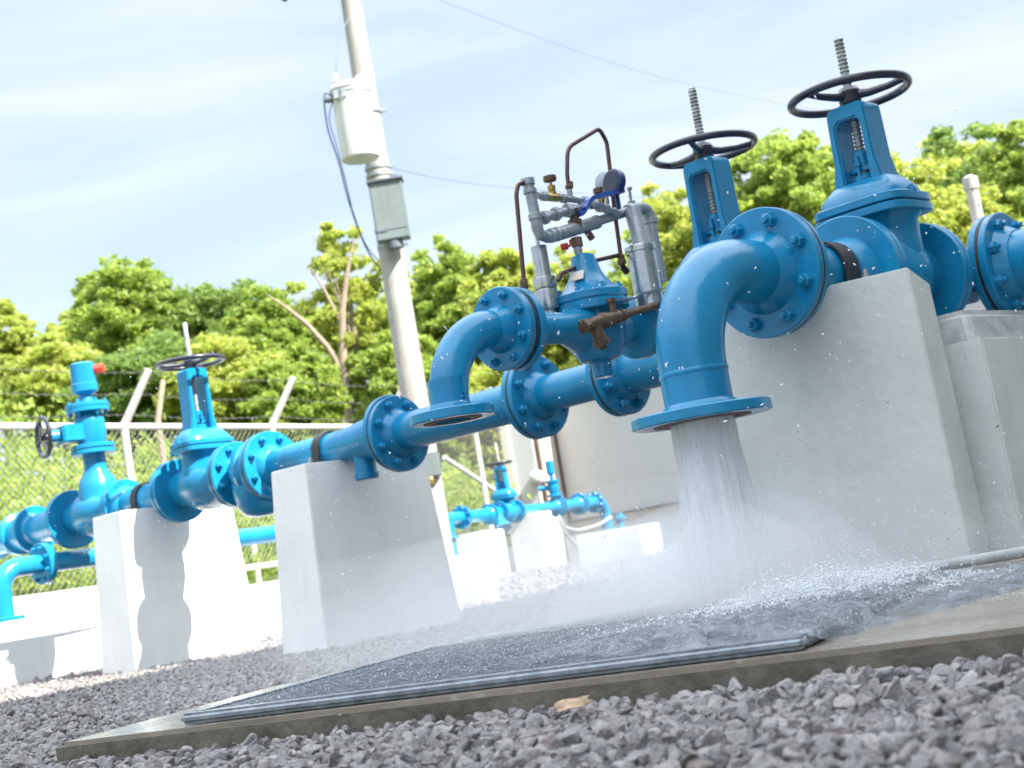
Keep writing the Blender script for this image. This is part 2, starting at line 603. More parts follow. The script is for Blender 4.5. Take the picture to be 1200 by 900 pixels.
def gate_valve(c, ax, half, R, label, wheel_h=0.575, stem_top=0.75, f0=0, f1=0, k=1.0, group='gate valves with black handwheels', spin=0.4, threaded=True, nb=8):
    c = np.asarray(c, float)
    ax = unit(ax)
    b = np.cross(AZ, ax)
    t = thing('gate_valve', label, 'gate valve', c, group)
    P = lambda x, y, z: c + ax * x * k + b * y * k + AZ * z
    mb = MB()
    r0 = 0.095 * k
    mb.lathe([(r0, -half), (r0, -half + 0.03), (r0 * 1.12, -half * 0.55), (r0 * 1.38, -half * 0.3), (r0 * 1.48, 0), (r0 * 1.38, half * 0.3),
              (r0 * 1.12, half * 0.55), (r0, half - 0.03), (r0, half)], c, ax, 36)
    loops = []
    for (z, ra, rb2) in ((-0.14, 0.03, 0.05), (-0.11, 0.07, 0.10), (0, 0.085, 0.135), (0.10, 0.085, 0.130), (0.150, 0.092, 0.130), (0.172, 0.105, 0.145)):
        loops.append(superloop(P(0, 0, z * k), ax * k, b * k, ra, rb2, 32, 2.4))
    mb.loft(loops)
    part('body', mb, M['paint'], t)
    mb = MB()
    for z0, z1, g in ((0.172, 0.197, 0.0), (0.202, 0.228, 0.002)):
        mb.loft([superloop(P(0, 0, z * k), ax * k, b * k, 0.130 - g - e, 0.156 - g - e, 40, 4.6) for z, e in ((z0, 0.003), (z0 + 0.003, 0), (z1 - 0.003, 0), (z1, 0.003))])
    mb.loft([superloop(P(0, 0, z * k), ax * k, b * k, ra, rb2, 40, 4.0) for z, ra, rb2 in ((0.228, 0.114, 0.140), (0.250, 0.108, 0.134), (0.270, 0.092, 0.118), (0.290, 0.070, 0.100), (0.296, 0.058, 0.09))])
    bn = part('bonnet', mb, M['paint'], t)
    me = bolt_mesh(AZ, 0.012 * k)
    for (x, y) in ((0.098, 0.06), (0.098, -0.06), (-0.098, 0.06), (-0.098, -0.06), (0, 0.142), (0, -0.142)):
        link_mesh('bolt', me, None, bn, P(x, y, 0.228 * k))
    # yoke: two legs joined by a rounded cap
    zt = wheel_h - 0.035
    wo, wi, fl = 0.070, 0.043, 0.022
    z0 = 0.262 * k
    ztl = zt
    poly = [(-(wo + fl) * k, z0), (-wo * k, z0 + 0.10), (-(wo - 0.004) * k, ztl - 0.03)]
    poly += [(-(wo - 0.004) * k + 0.022 - 0.022 * math.cos(q), ztl - 0.022 + 0.022 * math.sin(q)) for q in (0.4, 0.8, 1.2, 1.57)]
    poly += [(-x, y) for x, y in reversed(poly)]
    inner = [(wi * k, z0), (wi * k, ztl - 0.062), (wi * k - 0.014, ztl - 0.046), (-wi * k + 0.014, ztl - 0.046), (-wi * k, ztl - 0.062), (-wi * k, z0)]
    mb = MB()
    mb.prism(poly + inner, b, AZ, ax, c, 0.104 * k)
    part('yoke', mb, M['paint'], t, bevel=0.005)
    mb = MB()
    mb.lathe([(0.040, 0), (0.040, 0.022), (0.03, 0.030)], c + AZ * (z0 + 0.028), AZ, 24)
    mb.loft([superloop(c + AZ * z, ax, b, 0.026, 0.040, 24, 2.6) for z in (z0 + 0.068, z0 + 0.082)])
    mb.lathe([(0.024, 0), (0.024, 0.05), (0.020, 0.055)], c + AZ * (z0 + 0.078), AZ, 20)
    for s in (-1, 1):
        mb.cyl(c + ax * 0.033 * s + AZ * (z0 + 0.02), c + ax * 0.033 * s + AZ * (z0 + 0.115), 0.006, seg=8)
        mb.lathe([(0.011, 0), (0.011, 0.012)], c + ax * 0.033 * s + AZ * (z0 + 0.083), AZ, 6)
    part('gland', mb, M['paint'], t)
    prof = [(0.012, z0 + 0.06)]
    z = z0 + 0.12
    while z < stem_top - 0.006:
        if threaded:
            prof += [(0.0120, z), (0.0152, z + 0.004), (0.0152, z + 0.007), (0.0120, z + 0.011)]
        z += 0.0125
    prof += [(0.013, stem_top - 0.003), (0.011, stem_top)]
    mb = MB()
    mb.lathe(prof, c, AZ, 16)
    part('stem', mb, M['stem'], t)
    hw = MB()
    ch = c + AZ * wheel_h
    hw.ring(ch + AZ * 0.004, AZ, 0.178, 0.0130, 56, 12)
    hw.lathe([(0.030, -0.028), (0.034, -0.02), (0.036, 0.012), (0.028, 0.024), (0.017, 0.026)], ch, AZ, 24)
    for q in range(3):
        a = spin + q * 2 * PI / 3
        d = np.array([math.cos(a), math.sin(a), 0])
        hw.tube([ch + d * 0.02, ch + d * 0.06 - AZ * 0.006, ch + d * 0.12 - AZ * 0.004, ch + d * 0.172 + AZ * 0.004], [0.016, 0.013, 0.011, 0.011], 10)
    part('handwheel', hw, M['wheel'], t)
    flange(t, c - ax * (half - 0.013), ax, R, f0, nb=nb)
    flange(t, c + ax * (half - 0.013), ax, R, f1, nb=nb)
    return t


def spool(name, label, cat, p0, p1, rad, ends, R, parts=(), group=None, seg=36, prof=None):
    """straight pipe from p0 to p1; ends = (has flange, bolt side) for each end"""
    p0, p1 = np.asarray(p0, float), np.asarray(p1, float)
    ax = unit(p1 - p0)
    Ln = np.linalg.norm(p1 - p0)
    t = thing(name, label, cat, (p0 + p1) / 2, group)
    mb = MB()
    mb.lathe(prof if prof else [(rad, 0.004), (rad, Ln - 0.004)], p0, ax, seg)
    w = MB()
    rr = (prof[0][0] if prof else rad, prof[-1][0] if prof else rad)
    part('pipe', mb, M['paint'], t)
    for i, (e, s) in enumerate(zip((p0, p1), (1, -1))):
        if ends[i] is not None:
            Rr = R[i] if hasattr(R, '__len__') else R
            flange(t, e + ax * s * 0.013, ax, Rr, ends[i])
            hub = MB()
            r = rr[i]
            hub.lathe([(min(Rr * 0.78, r * 1.38), 0.02), (min(Rr * 0.74, r * 1.30), 0.034), (r * 1.04, 0.066), (r * 0.99, 0.068)], e, ax * s, 36)
            part('hub', hub, M['paint'], t)
    return t

# ------------------------------------------------------------------ main pipeline (along X), branch lines (along Y)
YA, ZA = 4.42, 0.845
XB, ZB = -2.18, 0.845            # discharge line with the running outlet
XD = -2.85                       # relief line with the dry outlet


def elbow(name, label, X, Yf, Yl, z, zend, r, R, Rend, nbf=8, bs=0.0190, group='downturned outlet elbows'):
    """outlet elbow: flange at Yf looking back, long bend, drop leg at Yl, open end flange at zend"""
    t = thing(name, label, 'pipe elbow', (X, Yl, zend), group)
    rad = min(abs(Yf - Yl) - 0.06, 0.255)
    c = np.array([X, Yl + rad, z - rad])
    pts = [np.array([X, Yf - 0.004, z]), np.array([X, Yf - 0.04, z])]
    pts += arc(c, AZ, -AY, rad, 0, PI / 2, 18)
    pts += [np.array([X, Yl, zend + 0.10]), np.array([X, Yl, zend + 0.004])]
    mb = MB()
    mb.tube(pts, r, 40, caps=False)
    part('bend', mb, M['paint'], t, smooth=60)
    mb = MB()
    for zz in (z - rad - 0.01,):
        mb.lathe([(r * 0.99, -0.008), (r * 1.022, -0.004), (r * 1.022, 0.004), (r * 0.99, 0.008)], (X, Yl, zz), AZ, 40, caps=False)
    part('weld_seam', mb, M['paint'], t, (X, Yl, z - rad))
    mb = MB()
    mb.lathe([(r * 1.16, 0.024), (r * 1.1, 0.036), (r * 0.99, 0.046)], (X, Yl, zend - 0.012), AZ, 40, caps=False)
    part('collar', mb, M['paint'], t, (X, Yl, zend))
    mb = MB()
    mb.lathe([(r * 1.34, 0.024), (r * 1.18, 0.046), (r * 1.0, 0.07)], (X, Yf, z), -AY, 40, caps=False)
    part('collar', mb, M['paint'], t, (X, Yf, z))
    flange(t, (X, Yf - 0.013, z), AY, R, -1, nb=nbf, bs=bs)
    gasket(t, (X, Yf + 0.003, z), AY, R)
    flange(t, (X, Yl, zend), AZ, Rend, 0, t=0.028, hole=r * 0.93)
    # rusty raised face and bore seen from below
    mb = MB()
    mb.lathe([(r * 0.96, -0.0155), (Rend * 0.70, -0.0155), (Rend * 0.70, -0.0135), (r * 0.96, -0.0135), (r * 0.96, -0.0155)], (X, Yl, zend), AZ, 40, caps=False)
    mb.lathe([(r * 0.95, -0.013), (r * 0.95, 0.07)], (X, Yl, zend), AZ, 40, caps=False)
    part('rusty_bore', mb, M['rust'], t)
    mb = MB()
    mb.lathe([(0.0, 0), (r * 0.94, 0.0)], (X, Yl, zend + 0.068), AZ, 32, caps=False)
    part('dark_throat', mb, M['hollow_dark'], t)  # black disc painted as the shade inside the bore
    return t


elbow('pipe_elbow', 'large blue downturned elbow with water pouring out of its open end flange', XB, 3.318, 2.908, ZB, 0.472, 0.086, 0.178, 0.176)
elbow('pipe_elbow', 'smaller blue downturned elbow with dry rusty open end flange, no water', XD, 2.965, 2.700, ZA, 0.606, 0.054, 0.121, 0.116, bs=0.0125)

# -- discharge line
spool('pipe_spool', 'short blue pipe between the big elbow flange and gate valve on grey block', 'pipe', (XB, 3.324, ZB), (XB, 3.738, ZB), 0.083, (0, 1), 0.174)
gate_valve((XB, 3.940, ZB), AY, 0.196, 0.172, 'tallest blue gate valve, above the large grey block, stem highest in the photo', wheel_h=0.572, stem_top=0.755, f0=0, f1=0, spin=0.25)
t = thing('pipe_tee', 'blue reducing tee behind the large grey block joining outlet line to main pipe', 'pipe tee', (XB, YA, ZA))
mb = MB()
mb.cyl((XB, 4.145, ZA), (XB, YA, ZA), 0.084, seg=32)
mb.lathe([(0.085, 0), (0.085, 0.20)], (XB - 0.17, YA, ZA), AX, 32)
mb.lathe([(0.058, 0), (0.060, 0.06), (0.085, 0.13)], (XB + 0.02, YA, ZA), AX, 32)
part('tee_body', mb, M['paint'], t)
flange(t, (XB, 4.153, ZA), AY, 0.172, 1)
flange(t, (-2.048, YA, ZA), AX, 0.176, -1)
flange(t, (XB - 0.183, YA, ZA), AX, 0.13, 0)
gasket(t, (-2.031, YA, ZA), AX, 0.176)
spool('pipe_header', 'blue pipe stub with bolted flange at the right edge of the photo', 'pipe', (-2.027, YA, ZA), (-0.9, YA, ZA), 0.105, (1, 0), 0.176)
# -- relief line
gate_valve((XD, 4.085, ZA), AY, 0.155, 0.125, 'blue gate valve behind the big elbow, threaded stem up above a dark wheel', wheel_h=0.622, stem_top=0.850, f0=0, f1=0, spin=0.9)
t = thing('pipe_tee', 'blue tee hidden behind the big elbow joining relief line to main pipe', 'pipe tee', (XD, YA, ZA))
mb = MB()
mb.cyl((XD, 4.27, ZA), (XD, YA, ZA), 0.07, seg=32)
mb.lathe([(0.083, 0), (0.083, 0.474)], (XD - 0.15, YA, ZA), AX, 32)
part('tee_body', mb, M['paint'], t)
flange(t, (XD, 4.258, ZA), AY, 0.125, 0)
flange(t, (XD - 0.163, YA, ZA), AX, 0.17, 0)
flange(t, (XD + 0.337, YA, ZA), AX, 0.13, 0)
spool('pipe_spool', 'dark end of blue main pipe with bolted flange left of big elbow', 'pipe', (-3.674, YA, ZA - 0.01), (-3.03, YA, ZA - 0.01), 0.088, (1, 0), 0.166)
spool('pipe_spool', 'blue main pipe between two flange pairs under the brass piping', 'pipe', (-4.140, YA, ZA - 0.01), (-3.681, YA, ZA - 0.01), 0.077, (1, 0), (0.176, 0.166))
spool('pipe_spool', 'blue main pipe running just behind the dry rusty open flange', 'pipe', (-5.050, YA, ZA - 0.01), (-4.147, YA, ZA - 0.01), 0.086, (1, 0), 0.178)
t = spool('pipe_reducer', 'blue tapering pipe resting on the middle white block under black strap', 'pipe', (-6.052, YA, ZA), (-5.057, YA, ZA), 0.085, (1, 0), (0.178, 0.178),
          prof=[(0.082, 0.004), (0.080, 0.56), (0.084, 0.66), (0.104, 0.84), (0.112, 0.92), (0.112, 0.985)])
mb = MB()
mb.lathe([(0.052, 0), (0.052, 0.09), (0.058, 0.094), (0.058, 0.118), (0.05, 0.124)], (-5.30, YA - 0.01, ZA - 0.06), -AZ, 24)
part('drain_boss', mb, M['paint'], t)
for x in (-5.0535, -4.1435, -3.6775):
    pass
GX = [(-5.0535, 0.178, -0.01), (-4.1435, 0.176, -0.01), (-3.6775, 0.166, -0.01), (-6.0555, 0.178, 0.0)]
# gaskets belong to the pipe on their right-hand side
_gp = {o['label']: o for o in COL.objects if 'label' in o.keys()}
gasket(_gp['blue main pipe running just behind the dry rusty open flange'], (-5.0535, YA, ZA - 0.01), AX, 0.178)
gasket(_gp['blue main pipe between two flange pairs under the brass piping'], (-4.1435, YA, ZA - 0.01), AX, 0.176)
gasket(_gp['dark end of blue main pipe with bolted flange left of big elbow'], (-3.6775, YA, ZA - 0.01), AX, 0.166)
gasket(_gp['blue tapering pipe resting on the middle white block under black strap'], (-6.0555, YA, ZA), AX, 0.178)
# check valve body between the left valve and the middle block
t = thing('check_valve', 'bulging blue valve body with pot belly between left gate valve and middle block', 'check valve', (-6.2, YA, ZA))
mb = MB()
x0 = -6.353
mb.lathe([(0.086, 0.0), (0.088, 0.05), (0.118, 0.10), (0.150, 0.15), (0.155, 0.19), (0.122, 0.25), (0.098, 0.29)], (x0, YA, ZA), AX, 36)
loops = []
for z, r in ((0.0, 0.125), (-0.08, 0.135), (-0.14, 0.130), (-0.19, 0.112), (-0.225, 0.085), (-0.24, 0.05)):
    loops.append([np.array([x0 + 0.165 + math.cos(q) * r, YA + math.sin(q) * r, ZA + z]) for q in np.linspace(0, 2 * PI, 32, endpoint=False)])
mb.loft(loops)
part('body', mb, M['paint'], t)
flange(t, (x0 + 0.013, YA, ZA), AX, 0.174, 1)
flange(t, (x0 + 0.281, YA, ZA), AX, 0.178, 0)
gasket(t, (x0 - 0.0035, YA, ZA), AX, 0.174)
gate_valve((-6.640, YA, ZA), AX, 0.280, 0.174, 'sunlit blue gate valve above the left white block', wheel_h=0.660, stem_top=0.885, f0=0, f1=0, spin=0.1, threaded=False)
t = spool('pipe_spool', 'short blue pipe strapped on top of the left white block', 'pipe', (-7.50, YA, ZA), (-6.927, YA, ZA), 0.086, (0, 0), (0.150, 0.174))
# riser tee with air valve, far left
t = thing('pipe_tee', 'sunlit blue riser tee at far left under the air valve', 'pipe tee', (-7.80, YA, ZA))
mb = MB()
mb.lathe([(0.09, 0.0), (0.10, 0.10), (0.135, 0.20), (0.145, 0.29), (0.130, 0.40), (0.095, 0.50), (0.088, 0.60)], (-8.11, YA, ZA), AX, 36)
mb.lathe([(0.118, 0.0), (0.118, 0.13), (0.105, 0.19), (0.075, 0.235), (0.066, 0.26), (0.066, 0.345)], (-7.78, YA, ZA), AZ, 36)
part('tee_body', mb, M['paint'], t)
flange(t, (-7.516, YA, ZA), AX, 0.150, 1)
flange(t, (-8.11, YA, ZA), AX, 0.178, 0)
flange(t, (-7.78, YA, ZA + 0.358), AZ, 0.130, 0, nb=6)
t = thing('plug_valve', 'blue gear operated valve on the riser with small black side handwheel', 'valve', (-7.78, YA, ZA + 0.37))
zb = ZA + 0.378
vc = np.array([-7.78, YA, zb])
mb = MB()
mb.lathe([(0.075, 0), (0.085, 0.04), (0.092, 0.11), (0.088, 0.18), (0.07, 0.225)], vc, AZ, 32)
part('body', mb, M['paint'], t)
flange(t, vc + AZ * 0.012, AZ, 0.128, -1, nb=6, bs=0.014)
flange(t, vc + AZ * 0.232, AZ, 0.128, -1, nb=6, bs=0.014)
hx = unit(-RT * 0.80 - FW * 0.60)
mb = MB()
hb = unit(np.cross(AZ, hx))
mb.box(vc + hx * 0.125 + AZ * 0.10, 0.13, 0.15, 0.105, hx, hb, AZ)
mb.cyl(vc + hx * 0.10 + AZ * 0.10, vc + hx * 0.255 + AZ * 0.095, 0.045, 0.034, 20)
part('gearbox', mb, M['paint'], t, bevel=0.008)
mb = MB()
hc = vc + hx * 0.285 + AZ * 0.095
mb.ring(hc, hx, 0.115, 0.013, 40, 10)
mb.cyl(hc - hx * 0.05, hc + hx * 0.02, 0.02, seg=14)
u, v, w = frame(hx)
for q in range(4):
    d = u * math.cos(q * PI / 2 + 0.3) + v * math.sin(q * PI / 2 + 0.3)
    mb.cyl(hc, hc + d * 0.112, 0.009, seg=8)
part('handwheel', mb, M['wheel'], t)
t = thing('air_valve', 'blue air release valve topping the left riser, orange plug at side', 'air valve', vc + AZ * 0.25)
va = vc + AZ * 0.2465
mb = MB()
mb.lathe([(0.05, 0.022), (0.045, 0.04), (0.038, 0.075), (0.05, 0.085), (0.078, 0.10), (0.078, 0.145), (0.074, 0.15), (0.074, 0.265), (0.06, 0.275), (0.0, 0.282)], va, AZ, 32)
part('body', mb, M['paint'], t)
flange(t, va + AZ * 0.0125, AZ, 0.128, 1, nb=6, bs=0.014)
mb = MB()
mb.lathe([(0.030, 0), (0.030, 0.05), (0.024, 0.055)], va + AZ * 0.225 + RT * 0.074, RT, 8)
part('plug', mb, M['red'], t)
spool('pipe_spool', 'sunlit blue main pipe leaving the photo at far left', 'pipe', (-8.62, YA, ZA), (-8.117, YA, ZA), 0.095, (0, 0), (0.15, 0.178))
t = thing('pipe_coupling', 'blue ribbed coupling on the main pipe, furthest left', 'pipe', (-8.9, YA, ZA))
mb = MB()
mb.lathe([(0.10, 0), (0.13, 0.02), (0.13, 0.06), (0.108, 0.08), (0.108, 0.18), (0.135, 0.19), (0.135, 0.235), (0.1, 0.25), (0.1, 0.55), (0.13, 0.57), (0.13, 0.61), (0.1, 0.625), (0.1, 1.7)], (-8.626, YA, ZA), -AX, 32)
part('coupling_body', mb, M['paint'], t)
# low secondary line behind the left block
q0, q1 = at(-6, 672, 8.9), at(54, 660, 8.75)
t = thing('drain_line', 'slim light blue low pipe with elbow running behind the left white block', 'pipe', (q0 + q1) / 2)
zz = q1[2]
d1 = unit((at(322, 633, 10.1) - q1) * np.array([1, 1, 0]))
pe = q1 - d1 * 0.02
mb = MB()
cA = pe - d1 * 0.16 - AZ * 0.13
pts = [pe + d1 * 2.6, pe + d1 * 0.05, pe - d1 * 0.06] + arc(cA, AZ, -d1, 0.13, 0, PI / 2, 10) + [cA - d1 * 0.13 - AZ * 0.16]
mb.tube(pts, 0.058, 24)
part('pipe', mb, M['paint'], t)
flange(t, pe - d1 * 0.012, d1, 0.125, -1, bs=0.013)
flange(t, pe + d1 * 0.014, d1, 0.125, 0)
flange(t, cA - d1 * 0.13 - AZ * 0.165, AZ, 0.115, 0)

# ------------------------------------------------------------------ relief valve and its pilot piping
def Q(x, y, dx=0.0):
    return onX(x, y, XD + dx)


t = thing('relief_valve', 'blue globe relief valve with cone cover and small worn sticker', 'relief valve', (XD, 3.34, ZA - 0.15))
Yc = Q(694, 365)[1]
vcen = np.array([XD, Yc, ZA])
mb = MB()
mb.lathe([(0.026, -0.155), (0.030, -0.15), (0.030, -0.11), (0.062, -0.10), (0.085, -0.06), (0.093, 0.0), (0.088, 0.035), (0.098, 0.05)], vcen, AZ, 36)
mb.lathe([(0.047, -0.315), (0.047, -0.15), (0.072, -0.09), (0.072, 0.09), (0.047, 0.15), (0.047, 0.50)], vcen, AY, 32)
mb.lathe([(0.05, 0.16), (0.10, 0.19), (0.10, 0.225), (0.05, 0.24)], vcen, AY, 32)
part('body', mb, M['paint'], t)
mb = MB()
mb.lathe([(0.112, 0.046), (0.116, 0.05), (0.116, 0.070), (0.112, 0.074), (0.112, 0.077), (0.116, 0.081), (0.116, 0.101), (0.108, 0.108), (0.085, 0.118), (0.060, 0.150), (0.050, 0.17), (0.035, 0.225), (0.028, 0.23)], vcen, AZ, 40)
cv = part('cover', mb, M['paint'], t)
for k in range(8):
    a = 2 * PI * (k + 0.5) / 8
    link_mesh('bolt', bolt_mesh(AZ, 0.011), None, cv, vcen + np.array([math.cos(a) * 0.098, math.sin(a) * 0.098, 0.104]))
nrm = unit(np.array([0.25, -0.80, 0.55]))
mb = MB()
e1 = unit(np.cross(AZ, nrm)); e2 = np.cross(nrm, e1)
mb.box(vcen + np.array([0.016, -0.051, 0.150]) + nrm * 0.014, 0.042, 0.034, 0.003, e1, e2, nrm)
part('sticker', mb, M['sticker'], t)
flange(t, vcen - AY * 0.352, AY, 0.120, 0)
flange(t, vcen + AY * 0.487, AY, 0.120, -1, bs=0.0125)
hubm = MB()
hubm.lathe([(0.047, -0.315), (0.047, -0.342)], vcen, AY, 24)
part('hub', hubm, M['paint'], t)

t = thing('pilot_piping', 'cluster of grey pipes, copper tubes and brass needle valves over the relief valve', 'pilot piping', Q(685, 300))


def fit(mb, p, d, r, L, n=6):
    p = np.asarray(p); d = unit(d)
    mb.lathe([(r * 0.9, -L / 2), (r, -L / 2 + 0.002), (r, L / 2 - 0.002), (r * 0.9, L / 2)], p, d, n)


def canister(mb, top, bot, r, collar):
    mb.lathe([(r * 0.55, 0.004), (r, 0.0), (r, -np.linalg.norm(top - bot))], top, AZ, 28)
    for zf, rr, h in collar:
        mb.lathe([(rr * 0.98, -h), (rr, -h + 0.002), (rr, -0.002), (rr * 0.98, 0)], top - AZ * zf, AZ, 28)


# canisters (chrome strainer housings)
mb = MB()
c0 = Q(631, 289, -0.06)
canister(mb, c0, c0 - AZ * 0.20, 0.0245, [(0.098, 0.036, 0.035), (0.136, 0.035, 0.062), (0.198, 0.022, 0.03)])
mb.cyl(c0, c0 + AZ * 0.03, 0.006, seg=8)
part('canister', mb, M['steel'], t, c0)
mb = MB()
c1 = Q(750, 289, 0.08)
canister(mb, c1, c1 - AZ * 0.19, 0.046, [(-0.002, 0.049, 0.022)])
part('canister', mb, M['steel'], t, c1)
# grey pipe frame
mb = MB()
p = [Q(618, 209), Q(629, 262)]
mb.tube(p, 0.0165, 16)
fit(mb, Q(618.5, 213), AZ, 0.021, 0.022, 12)
fit(mb, Q(621, 224), AZ, 0.021, 0.016, 12)
fit(mb, Q(627, 254), AZ, 0.021, 0.020, 12)
el = Q(630, 268)
mb.tube([Q(628, 257), Q(630, 268), Q(633, 275), Q(641, 278), Q(652, 275)], 0.018, 16)
mb.tube([Q(641, 278), Q(735, 248)], 0.0155, 16)
mb.tube([Q(655, 274), Q(697, 261)], 0.021, 16)
for xx, yy in ((652, 274.5), (698, 260.5), (646, 276)):
    fit(mb, Q(xx, yy), Q(735, 248) - Q(641, 278), 0.0225, 0.018, 12)
mb.tube([Q(735, 248), Q(743, 244.5), Q(750, 243.5), Q(757, 246), Q(761, 254), Q(763, 262)], 0.0205, 16)
fit(mb, Q(738, 247), Q(735, 248) - Q(641, 278), 0.024, 0.022, 14)
fit(mb, Q(762.5, 259), AZ, 0.024, 0.02, 14)
mb.tube([Q(762, 260), Q(776, 330)], 0.0185, 16)
part('grey_pipe', mb, M['galv'], t, el)
mb = MB()
mb.tube([Q(741, 246, 0.03), Q(752, 289, 0.06)], 0.026, 20)
mb.cyl(Q(741, 243), Q(741, 243) + AZ * 0.02, 0.013, seg=6)
mb.cyl(Q(740, 239), Q(737.5, 222), 0.005, seg=8)
fit(mb, Q(737.7, 221), AZ, 0.009, 0.010, 6)
part('regulator', mb, M['galv'], t, Q(745, 262))
# centre riser from the cover
mb = MB()
mb.tube([Q(681, 313), Q(675, 281)], 0.013, 14)
fit(mb, Q(681.5, 313), AZ, 0.017, 0.03, 8)
part('riser', mb, M['galv'], t, Q(678, 297))
mb = MB()
fit(mb, Q(676, 284), AZ, 0.018, 0.03, 10)
mb.tube([Q(688, 271), Q(694, 280)], 0.011, 8)
part('iron_nipple', mb, M['rust'], t, Q(676, 284))
# two upper branch lines
for (xa, ya, xb, yb, r, dx) in ((630, 229, 690, 236, 0.0105, 0.0), (634, 256, 668, 246, 0.0145, 0.0), (668, 246, 696, 239, 0.0105, 0.0), (696, 239, 724, 250, 0.0105, 0.02)):
    mb = MB()
    mb.tube([Q(xa, ya, dx), Q(xb, yb, dx)], r, 14)
    d = Q(xb, yb, dx) - Q(xa, ya, dx)
    for f in (0.12, 0.5, 0.92):
        fit(mb, Q(xa, ya, dx) + d * f, d, r * 1.5, 0.02, 8)
    part('branch_pipe', mb, M['galv'], t, Q(xa, ya, dx))
mb = MB()
mb.tube([Q(669.5, 236), Q(667, 222)], 0.009, 10)
fit(mb, Q(669.5, 233), AZ, 0.013, 0.012, 6)
part('tube_stub', mb, M['galv'], t, Q(669, 230))
# brass needle valves with knobs
for (x, y, dx) in ((648, 231, 0.0), (706, 244, -0.04)):
    mb = MB()
    b0 = Q(x, y, dx)
    d = unit(Q(690, 236) - Q(630, 229))
    fit(mb, b0, d, 0.014, 0.055, 6)
    mb.lathe([(0.012, 0), (0.013, 0.016), (0.010, 0.018), (0.0125, 0.022), (0.0125, 0.036), (0.005, 0.038), (0.005, 0.055)], b0, AZ, 6)
    nv = part('needle_valve', mb, M['brass'], t, b0)
    mb = MB()
    mb.lathe([(0.006, 0.048), (0.019, 0.050), (0.021, 0.055), (0.020, 0.066), (0.004, 0.069)], b0, AZ, 20)
    part('knob', mb, M['bronze'], nv, b0 + AZ * 0.06)
# copper tubes
def smooth_path(pts, n=7, rad=0.35):
    out = [pts[0]]
    for i in range(1, len(pts) - 1):
        a, b, c = pts[i - 1], pts[i], pts[i + 1]
        la, lc = np.linalg.norm(a - b), np.linalg.norm(c - b)
        r = min(la, lc) * rad
        p, q = b + (a - b) / la * r, b + (c - b) / lc * r
        for s in np.linspace(0, 1, n):
            out.append((1 - s) ** 2 * p + 2 * s * (1 - s) * b + s * s * q)
    return out + [pts[-1]]


for pts, r in (([Q(667, 222), Q(664.5, 205), Q(665, 173), Q(702, 150.5), Q(711, 166), Q(717, 218)], 0.0068),
               ([Q(717, 218), Q(719, 238), Q(724, 275), Q(729, 312)], 0.0068),
               ([Q(617, 213), Q(607, 216), Q(605, 228), Q(608, 262), Q(614, 330)], 0.0068),
               ([Q(654, 329), Q(657, 321), Q(690, 307), Q(725, 299)], 0.0068),
               ([Q(729, 312), Q(735, 319)], 0.011)):
    mb = MB()
    mb.tube(smooth_path(pts), r, 12)
    part('copper_tube', mb, M['copper'], t, pts[len(pts) // 2])
for grp in (((667, 219, 0.013, 0.013), (667.6, 215.5, 0.011, 0.013)), ((728, 303, 0.012, 0.024), (728.5, 307, 0.015, 0.016)), ((614, 333, 0.012, 0.03),)):
    mb = MB()
    for x, y, r, h in grp:
        fit(mb, Q(x, y), AZ, r, h, 6)
    part('copper_fitting', mb, M['bronze'], t, Q(grp[0][0], grp[0][1]))
# pressure gauge: dial facing left, case behind
g0 = Q(720, 214, 0.05)
gd = unit(np.array([-0.10, -0.98, 0.12]))
mb = MB()
mb.lathe([(0.038, -0.012), (0.042, -0.010), (0.042, 0.012), (0.037, 0.014)], g0, gd, 32)
mb.cyl(g0 - AZ * 0.04, g0 - AZ * 0.085, 0.008, seg=8)
ga = part('gauge', mb, M['gauge_blue'], t, g0)
mb = MB()
mb.lathe([(0.034, 0.0145), (0.034, 0.016)], g0, gd, 32)
part('dial', mb, M['wheel'], ga, g0 + gd * 0.015)
g1 = Q(708, 214, -0.02)
mb = MB()
mb.lathe([(0.030, -0.010), (0.034, -0.008), (0.034, 0.008), (0.029, 0.010)], g1, unit(np.array([-0.05, -0.99, 0.1])), 28)
mb.cyl(g1 - AZ * 0.03, g1 - AZ * 0.07, 0.006, seg=8)
part('gauge', mb, M['galv'], t, g1)
# ball valve with blue lever
b0 = Q(674, 262, 0.0)
mb = MB()
mb.lathe([(0.022, -0.02), (0.022, 0.012), (0.014, 0.016), (0.014, 0.034), (0.018, 0.036), (0.018, 0.046)], b0, AZ, 8)
bv = part('ball_valve', mb, M['bronze'], t, b0)
lp = smooth_path([Q(680, 251, 0.02), Q(684, 247, 0.05), Q(690, 234, 0.06), Q(700, 230, 0.06), Q(729, 224, 0.06)], 5)
mb = MB()
mb.loft([[q + AZ * 0.0075 + AX * 0.012, q + AZ * 0.0075 - AX * 0.012, q - AZ * 0.0075 - AX * 0.012, q - AZ * 0.0075 + AX * 0.012] for q in lp])
part('lever', mb, M['lever'], bv, Q(690, 234), smooth=0)
mb = MB()
rk = Q(661.5, 289, -0.02)
mb.tube(smooth_path([Q(668, 281), Q(669, 288), rk]), 0.004, 8)
mb.lathe([(0.008, -0.012), (0.011, -0.01), (0.011, 0.01), (0.008, 0.012)], rk, RT, 14)
part('red_knob', mb, M['red'], t, rk)
